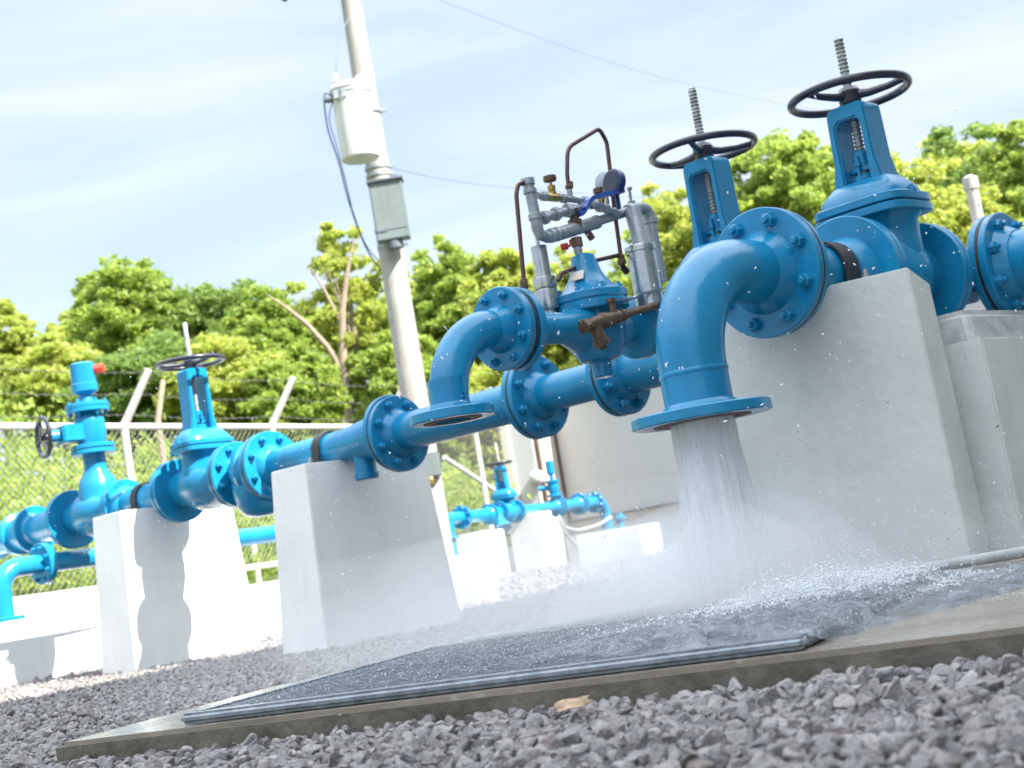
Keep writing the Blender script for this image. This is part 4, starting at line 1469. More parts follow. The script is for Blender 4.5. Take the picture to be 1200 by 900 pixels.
t = thing('pipe_elbow', 'far blue elbow dropping from the left end of the sunlit pipe', 'pipe elbow', SP(528))
e = SP(528)
mb = MB()
mb.tube([e + UV_V * 0.28, e + UV_V * 0.02] + arc(e - UV_V * 0.0 - AZ * 0.10, AZ, -UV_V, 0.10, 0, PI / 2, 8)[1:] + [e - UV_V * 0.10 - AZ * 0.42], 0.075, 24)
mb.cyl(e - UV_V * 0.08, e - UV_V * 0.32, 0.075, seg=24)
part('bend', mb, M['paint'], t)
flange(t, e + UV_V * 0.26, UV_V, 0.14, -1, bs=0.014)
flange(t, e - UV_V * 0.10 - AZ * 0.22, AZ, 0.12, 0)
far_pipe('far sunlit blue pipe between elbow and far gate valve', 541, 574, 0.075, (0, 0))
vc = SP(594)
gate_valve(vc, UV_V, 0.24, 0.15, 'far small sunlit blue gate valve with thick yoke by the fence brace', wheel_h=0.62, stem_top=0.88, k=1.0, group='gate valves with black handwheels', threaded=False)
t = thing('strainer', 'far blue Y strainer with slanting barrel below the far pipe', 'strainer', SP(579))
mb = MB()
a_, b_ = SP(575), vc - UV_V * 0.24
mb.cyl(a_, b_, 0.085, seg=24)
m_ = (a_ + b_) / 2
dn = unit(-AZ * 0.8 + UV_U * 0.5 - UV_V * 0.3)
mb.lathe([(0.08, 0), (0.08, 0.22), (0.11, 0.225), (0.11, 0.26), (0.05, 0.27)], m_, dn, 20)
part('body', mb, M['paint'], t)
far_pipe('far sunlit blue pipe resting on the far white block', 604, 652, 0.07, (0, 0))
far_pipe('far sunlit blue pipe with flanges just right of far white block', 653, 678, 0.075, (1, 1), 0.15)
t = thing('pipe_elbow', 'far blue elbow at right end bending down in front of grey wall', 'pipe elbow', SP(705))
e0, e1 = SP(679), SP(703)
mb = MB()
dd = unit(e1 - e0)
mb.tube([e0, e1 - dd * 0.12] + arc(e1 - dd * 0.1 - AZ * 0.22, AZ, dd, 0.22, 0, PI / 2, 10) + [e1 + dd * 0.12 - AZ * 0.5], 0.085, 24)
part('bend', mb, M['paint'], t)
flange(t, e0 + dd * 0.02, dd, 0.15, 0)
flange(t, e1 - dd * 0.2, dd, 0.15, -1)
flange(t, e1 + dd * 0.12 - AZ * 0.42, AZ, 0.13, 0)
t = thing('air_valve', 'far slim blue air valve standing on pipe against cream wall', 'air valve', SP(652) + AZ * 0.07)
bse = SP(652)
mb = MB()
mb.lathe([(0.05, 0.05), (0.05, 0.13), (0.095, 0.14), (0.095, 0.17), (0.06, 0.18), (0.085, 0.24), (0.07, 0.32), (0.095, 0.33), (0.095, 0.36), (0.03, 0.37), (0.03, 0.43), (0.055, 0.45), (0.055, 0.62), (0.03, 0.63)], bse, AZ, 24)
mb.cyl(bse + AZ * 0.27, bse + AZ * 0.27 - RT * 0.2, 0.035, seg=14)
part('body', mb, M['paint'], t)
t = thing('riser_pipe', 'far small blue flanged pipe stub at foot of grey wall', 'pipe', SP(722) - AZ * 0.4)
mb = MB()
rb_ = SP(722)
mb.lathe([(0.06, -0.6), (0.06, -0.3), (0.10, -0.29), (0.10, -0.25), (0.06, -0.24), (0.06, -0.2)], rb_, AZ, 20)
part('stub', mb, M['paint'], t)


def vblock(name, label, xl, xc, xr, yb, yt, mat, group, du=0.2, c=None):
    if c is None:
        c = onU(xc, yb, us_ + du)
    u0, v0 = c.dot(UV_U), c.dot(UV_V)
    ul = onV(xl, yb, v0).dot(UV_U)
    vr = onU(xr, yb, u0).dot(UV_V)
    z = onV(xc - 0.16 * (yb - yt), yt, v0)[2]
    lo = [uvp(ul, v0, -0.5), uvp(u0, v0, -0.5), uvp(u0, vr, -0.5), uvp(ul, vr, -0.5)]
    hi = [uvp(ul, v0, z), uvp(u0, v0, z), uvp(u0, vr, z), uvp(ul, vr, z)]
    return block(name, label, name.replace('_', ' '), lo, hi, mat, group, 0.015)


GF = 'far white concrete supports'
vblock('concrete_block', 'far white block under the far gate valve with pipe shadows', 528, 566, 602, 689, 624, M['white'], GF)
vblock('concrete_block', 'far tall white block with one bright sunlit side', 604, 641, 658, 668, 600, M['white'], GF)
vblock('concrete_plinth', 'far low long white plinth under the far right elbow', 679, 757, 781, 656, 615, M['white'], GF, c=onZ(757, 656, -0.103))
vblock('concrete_plinth', 'far low white kerb stub close behind the middle block', 440, 562, 588, 712, 652, M['white'], GF, c=onZ(562, 712, -0.103))
# hose / conduit loops by the far block
mb = MB()
hz = lambda x, y: onU(x, y, us_ + 0.25)
mb.tube(smooth_path([hz(655, 605), hz(662, 618), hz(676, 622), hz(700, 616), hz(716, 606)], 8), 0.022, 10)
mb.tube(smooth_path([hz(655, 608), hz(662, 624), hz(672, 636), hz(678, 640)], 8), 0.022, 10)
tag(part('hose', mb, M['conduit'], None, hz(662, 618)), 'thin grey hose looping beside the far tall white block', 'hose')

# ------------------------------------------------------------------ building at the back of the yard
t = thing('low_building', 'pale grey flat walled building with cream side strip behind the far pipes', 'building', at(700, 620, 23))
vw = at(700, 600, 23).dot(UV_V)
ua = onV(631, 560, vw - 0.8).dot(UV_U) + 0.03
ub = ua + 9
vf = vw - 0.8


def wbox(mb, u0, u1, v0, v1, z0, z1):
    k = lambda u: -max(0.0, u - ua) * 0.24          # the long front is turned a little away from the sun
    q = [(u0, v0 + k(u0)), (u1, v0 + k(u1)), (u1, v1 + k(u1)), (u0, v1 + k(u0))]
    mb.hexa([uvp(a, b, z0) for a, b in q], [uvp(a, b, z1) for a, b in q])
    return mb


uw = onV(631, 560, vf).dot(UV_U)
uwl = onV(606, 560, vf).dot(UV_U)
part('wall', wbox(MB(), ua - 0.02, ub, vw, vw + 1.4, -0.2, 2.65), M['wall'], t)
part('wall', wbox(MB(), uwl, uw, vf, vw - 0.003, -0.2, 2.6), M['wall'], t, bevel=0.01)
part('side_wall', wbox(MB(), uw + 0.003, uw + 0.022, vf + 0.12, vw - 0.006, -0.2, 2.59), M['cream'], t, bevel=0.01)
part('corner_trim', wbox(MB(), ua - 0.004, ua + 0.04, vw - 0.035, vw - 0.006, -0.2, 2.6), M['brown'], t)
part('downpipe', wbox(MB(), uw + 0.004, uw + 0.07, vf + 0.03, vf + 0.10, -0.1, 2.6), M['brown'], t)
part('corner_pillar', wbox(MB(), uwl - 0.16, uwl - 0.004, vf - 0.06, vf + 0.2, -0.2, 2.62), M['cream'], t, bevel=0.01)
zb0, zb1 = onV(790, 607, vw)[2], onV(790, 592, vw)[2]
part('base_band', wbox(MB(), ua + 0.02, ub, vw - 0.05, vw - 0.004, zb0, zb1), M['tan'], t)
part('base_kerb', wbox(MB(), ua + 0.02, ub, vw - 0.30, vw - 0.055, -0.4, zb0), M['wall'], t)
part('band_line', wbox(MB(), ua + 0.02, ub, vw - 0.06, vw - 0.004, zb1 + 0.002, zb1 + 0.035), M['brown'], t)
part('roof', wbox(MB(), ua - 0.08, ub, vw - 0.12, vw + 1.5, 2.652, 2.78), M['wall'], t, bevel=0.01)
mp_ = onV(628, 560, vf - 0.1)
mb = MB()
mb.lathe([(0.10, -0.09), (0.12, -0.08), (0.12, 0.0), (0.09, 0.03), (0.06, 0.07), (0.0, 0.08)], mp_, -UV_V, 20)
mb.cyl(mp_ + UV_V * 0.04 - AZ * 0.1, mp_ + UV_V * 0.04 - AZ * 0.5, 0.03, seg=10)
tag(part('meter', mb, M['tank'], None, mp_), 'white round meter with conduit on the grey wall corner', 'meter')

# ------------------------------------------------------------------ fence
uf = at(145, 500, 13.0).dot(UV_U)
zr = at(145, 500, 13.0)[2]
fence = thing('chain_link_fence', 'galvanised chain link fence topped with barbed wire on slanted arms', 'fence', uvp(uf, 12, 0.2))
v0 = onU(-70, 500, uf).dot(UV_V)
v1 = onV(598, 560, vf).dot(UV_V)
v1 = onU(596, 560, uf).dot(UV_V)
zb = onU(300, 664, uf)[2]
mb = MB(); mb.cyl(uvp(uf, v0, zr), uvp(uf, v1, zr), 0.032, seg=12); part('top_rail', mb, M['fence'], fence, uvp(uf, (v0 + v1) / 2, zr))
mb = MB(); mb.cyl(uvp(uf, v0, zb), uvp(uf, v1, zb), 0.028, seg=12); part('bottom_rail', mb, M['fence'], fence, uvp(uf, (v0 + v1) / 2, zb))
mb = MB()
pitch = 0.075
H = zr - zb
Lf = v1 - v0
for k in range(int((Lf + H) / pitch)):
    s = k * pitch
    for sgn in (1, -1):
        a = s - H
        s0, s1 = max(0, a), min(Lf, s)
        za, zc = s0 - a, s1 - a
        if s1 - s0 < 0.02:
            continue
        off_ = 0.003 * sgn
        if sgn == 1:
            mb.tube([uvp(uf + off_, v0 + s0, zb + za), uvp(uf + off_, v0 + s1, zb + zc)], 0.0036, 4, caps=False)
        else:
            mb.tube([uvp(uf + off_, v1 - s0, zb + za), uvp(uf + off_, v1 - s1, zb + zc)], 0.0036, 4, caps=False)
part('mesh', mb, M['wire'], fence, uvp(uf, (v0 + v1) / 2, (zr + zb) / 2), smooth=0)
va_, vb_ = onU(145, 500, uf).dot(UV_V), onU(318, 500, uf).dot(UV_V)
sp = vb_ - va_
vv = va_ - sp
while vv < v1 + 0.1:
    mb = MB()
    mb.cyl(uvp(uf, vv, -0.3), uvp(uf, vv, zr + 0.02), 0.036, seg=12)
    po = part('post', mb, M['fence'], fence, uvp(uf, vv, 0))
    mb = MB()
    top = onU(163, 441, uf) if False else uvp(uf + 0.33, vv + 0.05, zr + 0.46)
    mb.tube([uvp(uf, vv, zr), top], [0.04, 0.034], 10)
    part('arm', mb, M['fence'], po, top)
    vv += sp
for f in (0.22, 0.58, 0.95):
    mb = MB()
    npt = int(Lf / 0.35)
    mb.tube([uvp(uf + 0.33 * f, v0 + Lf * i / npt, zr + 0.46 * f - 0.035 * abs(math.sin(PI * (v0 + Lf * i / npt - va_) / sp))) for i in range(npt + 1)], 0.0028, 5)
    for i in range(int(Lf / 0.12)):
        q = uvp(uf + 0.33 * f, v0 + 0.12 * i, zr + 0.46 * f - 0.035 * abs(math.sin(PI * (v0 + 0.12 * i - va_) / sp)))
        mb.tube([q - AZ * 0.018 + UV_U * 0.012, q + AZ * 0.018 - UV_U * 0.012], 0.0013, 3)
    part('barbed_wire', mb, M['wire'], fence, uvp(uf + 0.33 * f, (v0 + v1) / 2, zr))
mb = MB()
mb.tube([onU(520, 536, uf), onU(585, 578, uf)], 0.03, 10)
part('brace', mb, M['fence'], fence, onU(550, 556, uf))
block('kerb_wall', 'low white wall along the foot of the chain link fence', 'wall',
      [uvp(uf - 0.10, v0, -0.5), uvp(uf + 0.10, v0, -0.5), uvp(uf + 0.10, v1, -0.5), uvp(uf - 0.10, v1, -0.5)],
      [uvp(uf - 0.10, v0, 0.27), uvp(uf + 0.10, v0, 0.27), uvp(uf + 0.10, v1, 0.27), uvp(uf - 0.10, v1, 0.27)], M['white'])
ys = onU(300, 660, uf - 0.8)
mb = MB()
mb.cyl(np.array([ys[0], ys[1], 0.0]), np.array([ys[0], ys[1], ys[2] + 0.35]), 0.035, seg=8)
tag(part('wooden_stake', mb, M['cream'], None, np.array([ys[0], ys[1], 0.0])), 'short tan wooden stake in grass behind fence right of left block', 'stake')
ys = onU(185, 492, uf - 1.5)
mb = MB()
mb.tube([np.array([ys[0], ys[1], 0.2]), ys, onU(191, 446, uf - 1.5)], [0.04, 0.035, 0.03], 8)
tag(part('bare_trunk', mb, M['bark'], None, np.array([ys[0], ys[1], 0.2])), 'bare slim brown trunk behind fence just right of slanted fence arm', 'tree trunk')

# ------------------------------------------------------------------ utility pole
pb = at(515, 650, 16.0)
px_, py_ = pb[0], pb[1]
gzp = gz(px_, py_)
pole = thing('utility_pole', 'tall pale concrete utility pole carrying a transformer and grey cabinet', 'utility pole', (px_, py_, gzp))
ptop = 7.6
PC = lambda z: np.array([px_, py_, z])
mb = MB()
mb.lathe([(0.165, gzp - 0.4), (0.155, 1.5), (0.135, 4.5), (0.105, ptop)], (px_, py_, 0), AZ, 24)
part('shaft', mb, M['pole'], pole)
def atpole(x, y, dz=0.0):
    return at(x, y, 16.0 + dz)


mb = MB()
ca = atpole(419, -24, -0.12)
mb.box(ca, 1.9, 0.09, 0.11, unit(RT + FW * 0.2), unit(FW - RT * 0.2), AZ)
xa = part('crossarm', mb, M['pole'], pole, ca, bevel=0.005)
for s in (-0.85, 0.27):
    q = ca + unit(RT + FW * 0.2) * s
    mb = MB()
    mb.lathe([(0.02, 0.05), (0.05, 0.02), (0.03, -0.03), (0.06, -0.06), (0.03, -0.11), (0.055, -0.14), (0.02, -0.18)], q, AZ, 14)
    part('insulator', mb, M['cable'], xa, q)
for yy in (270, 205, 196, 129, 290):
    pc = PC(atpole(450, yy)[2])
    r = 0.16
    mb = MB()
    mb.lathe([(0.13, -0.02), (0.148, -0.018), (0.148, 0.018), (0.13, 0.02)], pc, AZ, 24)
    mb.box(pc + RT * 0.16, 0.09, 0.03, 0.04, RT, FW, AZ)
    part('clamp', mb, M['galv'], pole, pc)
tr = thing('transformer', 'white cylindrical transformer hung on the utility pole', 'transformer', atpole(424, 187, -0.45))
tt_, tb_ = atpole(408, 101, -0.42), atpole(424, 187, -0.42)
tc_ = np.array([(tt_[0] + tb_[0]) / 2, (tt_[1] + tb_[1]) / 2, 0])
zlo, zhi = tb_[2], tt_[2]
mb = MB()
mb.lathe([(0.195, 0), (0.21, 0.015), (0.212, 0.03), (0.212, zhi - zlo - 0.06), (0.225, zhi - zlo - 0.055), (0.225, zhi - zlo - 0.03), (0.205, zhi - zlo), (0.10, zhi - zlo + 0.045), (0.0, zhi - zlo + 0.05)], (tc_[0], tc_[1], zlo), AZ, 36)
part('tank', mb, M['tank'], tr)
mb = MB()
mb.lathe([(0.214, -0.012), (0.222, -0.01), (0.222, 0.01), (0.214, 0.012)], (tc_[0], tc_[1], zhi - 0.10), AZ, 36)
for s in (-0.14, -0.05):
    mb.box(np.array([tc_[0], tc_[1], zhi - 0.14]) + RT * s - FW * 0.19, 0.05, 0.06, 0.09, RT, FW, AZ)
part('hanger', mb, M['galv'], tr)
for s, hgt_, m_ in ((-0.13, 0.17, 'tank'), (0.12, 0.07, 'tank'), (-0.20, -0.12, 'cable')):
    mb = MB()
    q = np.array([tc_[0], tc_[1], zhi + 0.0]) + RT * s
    if hgt_ > 0:
        mb.lathe([(0.05, 0.0), (0.045, 0.03), (0.03, 0.05), (0.048, 0.07), (0.03, 0.10), (0.02, hgt_)], q, AZ, 14)
    else:
        mb.lathe([(0.03, 0.0), (0.04, 0.04), (0.03, 0.08)], q - AZ * 0.15 - FW * 0.1, -RT, 12)
    part('bushing', mb, M[m_], tr, q)
cb0 = atpole(457, 248, -0.28)
cab = thing('cabinet', 'grey green metal cabinet strapped to the utility pole below transformer', 'cabinet', cb0)
hh = atpole(455, 214, -0.28)[2] - atpole(461, 282, -0.28)[2]
mb = MB(); mb.box(cb0, 0.36, 0.20, hh, RT, FW, AZ); part('box', mb, M['cabinet'], cab, bevel=0.008)
mb = MB(); mb.box(cb0 + AZ * (hh / 2 + 0.012) - FW * 0.01, 0.40, 0.25, 0.022, RT, FW, AZ); part('lid', mb, M['cable'], cab)
mb = MB(); mb.box(cb0 - AZ * (hh / 2 - 0.11) - FW * 0.1025, 0.345, 0.005, 0.008, RT, FW, AZ); mb.box(cb0 - AZ * (hh / 2 - 0.10) - FW * 0.104 - RT * 0.11, 0.10, 0.008, 0.02, RT, FW, AZ)
part('latch', mb, M['cable'], cab, cb0 - AZ * (hh / 2 - 0.1))
mb = MB()
mb.cyl(cb0 - AZ * (hh / 2 + 0.002), cb0 - AZ * (hh / 2 + 0.09), 0.09, seg=14)
part('gland', mb, M['cable'], cab, cb0 - AZ * hh / 2)
lb = atpole(503, 545, -0.15)
mb = MB()
mb.box(lb, 0.24, 0.16, 0.26, RT, FW, AZ)
o = part('junction_box', mb, M['cabinet'], None, lb, bevel=0.006)
tag(o, 'small grey box low on the pole above an orange lamp', 'junction box')
lp_ = atpole(505, 563, -0.2)
mb = MB()
mb.lathe([(0.02, 0.05), (0.035, 0.03), (0.04, 0.0), (0.03, -0.035), (0.0, -0.045)], lp_, AZ, 16)
tag(part('lamp', mb, M['brass'], None, lp_), 'tiny round orange lamp fixed low on the utility pole', 'lamp')


def cable(label, pts, r, name='cable'):
    pts = [np.asarray(p) for p in pts]
    out = []
    for i in range(len(pts) - 1):
        p0, p1, p2, p3 = pts[max(i - 1, 0)], pts[i], pts[i + 1], pts[min(i + 2, len(pts) - 1)]
        for s in np.linspace(0, 1, 10, endpoint=False):
            out.append(0.5 * ((2 * p1) + (-p0 + p2) * s + (2 * p0 - 5 * p1 + 4 * p2 - p3) * s ** 2 + (-p0 + 3 * p1 - 3 * p2 + p3) * s ** 3))
    out.append(pts[-1])
    mb = MB()
    mb.tube(out, r, 6)
    return tag(part(name, mb, M['cable'], None, pts[0]), label, 'cable')


cable('thin lead from pole top curving down to the transformer bushing', [atpole(408, 22, -0.15), atpole(399, 45, -0.3), atpole(394, 75, -0.42), atpole(396, 97, -0.42)], 0.006)
cable('dark cable hanging left of the transformer down to the trees', [atpole(388, 112, -0.5), atpole(380, 112, -0.5), atpole(384, 150, -0.4), atpole(397, 190, -0.3), atpole(410, 240, -0.2), atpole(428, 288, -0.1), atpole(444, 312, 0.3), atpole(470, 330, 0.3)], 0.009)
cable('second dark cable looping close beside transformer', [atpole(390, 116, -0.5), atpole(386, 140, -0.45), atpole(394, 170, -0.4), atpole(404, 208, -0.3), atpole(415, 252, -0.2), atpole(432, 292, -0.1), atpole(462, 322, 0.2)], 0.006)
cable('thin wire running right from pole towards the pilot piping', [atpole(462, 198, 0), at(520, 210, 17), at(600, 220, 19), at(760, 232, 23), at(900, 238, 28)], 0.004)
cable('thin overhead wire crossing the sky at upper right', [atpole(440, -30, 0), at(520, 2, 17), at(700, 68, 20), at(830, 104, 23), at(990, 135, 28)], 0.003)
# far grey post at right
g_ = at(1147, 262, 20)
mb = MB()
mb.lathe([(0.085, 0), (0.085, 5.0), (0.07, 5.02)], (g_[0], g_[1], at(1140, 213, 20)[2] - 5.0), AZ, 12)
mb.lathe([(0.11, 0), (0.11, 0.16), (0.05, 0.2)], (g_[0], g_[1], at(1138, 222, 20)[2]), AZ, 12)
tag(part('concrete_post', mb, M['pole'], None, np.array([g_[0], g_[1], 0.2])), 'plain grey post with capped top in trees at far right', 'post')

# ------------------------------------------------------------------ trees
def leaves(P, size, rng, up=0.35):
    n = len(P)
    nrm = rng.normal(size=(n, 3)); nrm[:, 2] += up * 2
    nrm /= np.linalg.norm(nrm, axis=1)[:, None]
    t_ = rng.normal(size=(n, 3)); t_ -= nrm * (t_ * nrm).sum(1)[:, None]
    t_ /= np.linalg.norm(t_, axis=1)[:, None]
    b_ = np.cross(nrm, t_)
    L_ = (size * rng.uniform(0.7, 1.3, n))[:, None]
    W_ = L_ * rng.uniform(0.42, 0.62, n)[:, None]
    dr = nrm * L_ * 0.18
    V = np.stack([P - t_ * L_ - dr, P + b_ * W_ , P + t_ * L_ - dr, P - b_ * W_], 1).reshape(-1, 3)
    F = np.arange(n * 4).reshape(n, 4)
    return V, F


def crown_points(c, rx, rz, n_clump, per, rng, cr=0.24, bottom=-0.75):
    pts = []
    cl = []
    while len(cl) < n_clump:
        d = rng.normal(size=3); d /= np.linalg.norm(d)
        k = rng.uniform(0.12, 1.0) ** 0.5
        if d[2] < bottom:
            continue
        w = 1 + 0.22 * math.sin(d[0] * 3.1 + c[0]) * math.cos(d[1] * 2.7 + c[1] * 2) + 0.12 * math.sin(5 * d[2] + c[0] * 3)
        w = min(w, 1.10)
        cl.append(np.array([d[0] * rx, d[1] * rx, d[2] * rz]) * k * w)
    for q in cl:
        r = cr * rx * rng.uniform(0.6, 1.25)
        m = int(per * rng.uniform(0.6, 1.4))
        d = rng.normal(size=(m, 3)); d /= np.linalg.norm(d, axis=1)[:, None]
        rad = r * rng.uniform(0, 1, m) ** 0.42
        p = q + d * rad[:, None] * np.array([1, 1, 0.62])
        pts.append(p)
    return np.concatenate(pts) + c, [q + c for q in cl]


GT = 'trees beyond the fence'


def tree(name, label, px, ytop, rxp, rzp, Z, mat, seed, n_clump=300, per=74, lsize=0.070, trunk=None, cr=0.185):
    rng = np.random.default_rng(seed)
    c = at(px + 0.15 * rzp, ytop + rzp, Z)
    rx, rz = rxp * Z / FPX, rzp * Z / FPX
    d = max(-8.95 - c.dot(UV_U), c.dot(UV_V) - 21.5)
    zg = 0.2 + 0.10 * min(26, max(0, d))
    t = thing(name, label, 'tree', (c[0], c[1], zg), GT)
    P, cl = crown_points(c, rx, rz, n_clump, per, rng, cr)
    V, F = leaves(P, lsize * Z / 28, rng)
    me = np_mesh('crown', V - WP[t.name], F, mat)
    link_mesh('crown', me, None, t, WP[t.name])
    mb = MB()
    b0 = np.array([c[0], c[1], zg - 0.3])
    fork = np.array([c[0] + rng.normal(0, 0.1), c[1], c[2] - rz * 0.45])
    if fork[2] < zg + 0.6:
        fork[2] = zg + 0.6
    mb.tube([b0, (b0 + fork) / 2 + np.array([rng.normal(0, 0.06), 0, 0]), fork, np.array([c[0], c[1], c[2] + rz * 0.3])], [0.13, 0.105, 0.085, 0.03], 10)
    for q in cl[:10]:
        m = fork + (q - fork) * 0.5 + np.array([0, 0, 0.15 * rx])
        mb.tube([fork + (AZ * rng.uniform(-0.2, 0.3)), m, q], [0.04, 0.025, 0.008], 7)
    if trunk is not None:
        for path, rr_ in trunk:
            mb.tube([at(x, y, Z - rx * 0.75) for x, y in path], rr_, 10)
    part('trunk', mb, M['bark'], t)
    return t


A_, B_, C_ = M['leafA'], M['leafB'], M['leafC']
TREES = [
    ('small light tree cut off by the left edge of the photo', -8, 360, 58, 80, 30, B_, {}),
    ('rounded yellow green tree at far left above the air valve', 62, 385, 72, 75, 27, B_, {}),
    ('tall dark domed tree at left, highest over the air valve', 140, 302, 70, 95, 34, A_, {}),
    ('broad dark green tree above the left gate valve stem', 228, 316, 78, 100, 35, C_, {}),
    ('mid green tree just right of the left gate valve stem', 300, 335, 62, 95, 33, A_, {}),
    ('shaded dark tree behind barbed wire near the red plug', 165, 392, 92, 75, 26, C_, {}),
    ('leafy tree behind the left gate valve handwheel', 262, 396, 78, 75, 25, B_, {}),
    ('airy tree with pale forked trunk left of the utility pole', 398, 262, 70, 110, 27, B_,
     dict(n_clump=130, per=75, cr=0.18, trunk=[([(412, 500), (406, 455), (402, 420), (401, 365), (407, 320), (415, 280)], [0.10, 0.09, 0.08, 0.06, 0.04, 0.015]), ([(404, 440), (385, 408), (360, 380), (335, 360), (312, 345)], [0.06, 0.055, 0.045, 0.03, 0.012]), ([(401, 380), (380, 340), (365, 315)], [0.04, 0.025, 0.01])])),
    ('low green tree behind fence left of the forked trunk', 335, 415, 60, 70, 24, A_, {}),
    ('green tree touching right side of the utility pole', 520, 282, 62, 100, 31, A_, {}),
    ('pale green tree above the smaller dry elbow', 588, 298, 62, 95, 29, B_, {}),
    ('low tree right behind the utility pole base', 462, 385, 66, 90, 26, A_, {}),
    ('low yellow green tree behind the smaller dry elbow', 558, 410, 78, 100, 27, B_, {}),
    ('tree behind the chrome canister and copper tube', 650, 292, 72, 110, 30, B_, {}),
    ('tree behind the grey pipe cluster and gauge', 722, 280, 70, 120, 33, A_, {}),
    ('thin leafy tree between gauge and the dark threaded stem', 790, 202, 70, 120, 27, B_, dict(n_clump=170)),
    ('tall bright tree between the two big handwheels', 898, 132, 80, 120, 26, A_, dict(n_clump=260)),
    ('dark tree behind the yoke of the tallest gate valve', 990, 162, 82, 125, 30, C_, dict(n_clump=240)),
    ('low yellow tree behind yoke of the valve with dark wheel', 868, 235, 84, 110, 27, B_, {}),
    ('yellow green tree right of the tallest gate valve', 1060, 165, 76, 120, 26, B_, dict(n_clump=260)),
    ('dark green tree above the far grey post', 1138, 146, 84, 130, 31, C_, {}),
    ('tall leafy tree cut off by the right edge of the photo', 1204, 122, 70, 140, 27, A_, {}),
    ('low bright tree around the far grey post', 1118, 228, 88, 100, 26, B_, {}),
    ('low tree behind the relief valve cover', 692, 385, 84, 90, 29, B_, {}),
    ('low tree behind bonnet of the tallest gate valve', 968, 258, 90, 90, 26, A_, {}),
    ('far pale tree filling the gap right of the utility pole cabinet', 470, 318, 66, 90, 36, B_, {}),
    ('far tree filling the skyline just left of the forked trunk', 345, 352, 66, 90, 36, A_, {}),
    ('far tree on the skyline between the two leftmost domed trees', 95, 345, 60, 85, 37, B_, {}),
    ('far tree low on the skyline behind the grey pipe elbow', 770, 262, 62, 100, 36, A_, {}),
    ('far tree on the skyline behind the copper loop', 618, 318, 60, 90, 37, A_, {}),
    ('far tree on the skyline left of the far grey post', 1104, 150, 95, 135, 35, B_, {}),
    ('far tree between wheel and yoke of the tallest gate valve', 930, 158, 56, 110, 36, B_, {}),
    ('low green tree behind the flange at right edge', 1190, 240, 60, 110, 27, A_, {}),
]
for i, (lb_, px, yt, rx, rz, Z, m_, kw) in enumerate(TREES):
    tree('leafy_tree', lb_, px, yt, rx, rz, Z, m_, 100 + i, **kw)

# undergrowth on the slope behind the fence and beyond the building
ru = np.random.default_rng(77)
PP = []
for k in range(1500):
    if k < 1150:
        u = -9.7 - abs(ru.normal(0, 5.5)); v = ru.uniform(1.0, 27.0)
    else:
        u = ru.uniform(-9.0, 10.0); v = 22.5 + abs(ru.normal(0, 5))
        if v < 27.6 and u > -9.0 and u < 3 and v < 27.5:
            v = 27.8 + abs(ru.normal(0, 2))
    d = max(-8.95 - u, v - 21.5)
    zg = 0.24 + 0.10 * min(26, d)
    p = uvp(u, v, zg)
    r = ru.uniform(0.35, 0.85)
    p = p + AZ * ru.uniform(0, 1) ** 1.6 * min(2.6, 0.25 * d)
    m = int(80 * r / 0.6)
    dd = ru.normal(size=(m, 3)); dd /= np.linalg.norm(dd, axis=1)[:, None]
    PP.append(p + dd * (r * ru.uniform(0, 1, m) ** 0.45)[:, None] * np.array([1, 1, 0.8]) + np.array([0, 0, r * 0.55]))
PP = np.concatenate(PP)
_u, _v = PP @ UV_U, PP @ UV_V
PP = PP[~((_u > uwl - 0.5) & (_v > vf - 1.0) & (_v < vw + 1.9))]
V, F = leaves(PP, np.full(len(PP), 0.075), ru)
o = link_mesh('undergrowth', np_mesh('undergrowth', V, F, M['leafA']), None, None, np.zeros(3))
tag(o, kind='stuff'); o['label'] = 'tangled light green shrubs on the slope behind the fence'

# ------------------------------------------------------------------ unseen block added outside the frame on the right to cast the shade
t = thing('added_shade_block', 'unseen tall pale green block added to shade the outlet pipes', 'building', (2.9, 4.0, -0.1))
part('wall', MB().hexa(box_pts(2.6, 9.0, 0.8, 16.0, -0.4), box_pts(2.6, 9.0, 0.8, 16.0, 8.45)), M['shade_block'], t)
part('roof', MB().hexa(box_pts(2.4, 9.2, 0.6, 16.2, 8.453), box_pts(2.4, 9.2, 0.6, 16.2, 8.65)), M['tan'], t)
part('door', MB().hexa(box_pts(2.56, 2.597, 5.0, 6.2, -0.1), box_pts(2.56, 2.597, 5.0, 6.2, 2.2)), M['cabinet'], t)

# ------------------------------------------------------------------ sky, sun
SUN = unit(np.array([1.0, 0.15, 0.98]))
elev = math.asin(SUN[2])
w = bpy.data.worlds.new('World')
scene.world = w
w.use_nodes = True
nt = w.node_tree
nt.nodes.clear()
out = nt.nodes.new('ShaderNodeOutputWorld')
bg = nt.nodes.new('ShaderNodeBackground')
sky = nt.nodes.new('ShaderNodeTexSky')
sky.sky_type = 'NISHITA'
sky.sun_disc = False
sky.sun_elevation = elev
sky.sun_rotation = math.atan2(SUN[0], SUN[1])
sky.air_density = 1.0
sky.dust_density = 1.0
sky.ozone_density = 1.0
tc = nt.nodes.new('ShaderNodeTexCoord')
mp = nt.nodes.new('ShaderNodeMapping')
mp.inputs['Scale'].default_value = (1.0, 1.0, 3.2)
mp.inputs['Rotation'].default_value = (0.25, 0.1, 0.4)
no = nt.nodes.new('ShaderNodeTexNoise')
no.inputs['Scale'].default_value = 3.0
no.inputs['Detail'].default_value = 7
no.inputs['Roughness'].default_value = 0.52
mr = nt.nodes.new('ShaderNodeMapRange')
mr.interpolation_type = 'SMOOTHSTEP'
mr.inputs[1].default_value = 0.36
mr.inputs[2].default_value = 0.74
mr.inputs[3].default_value = 0.80
mr.inputs[4].default_value = 0.96
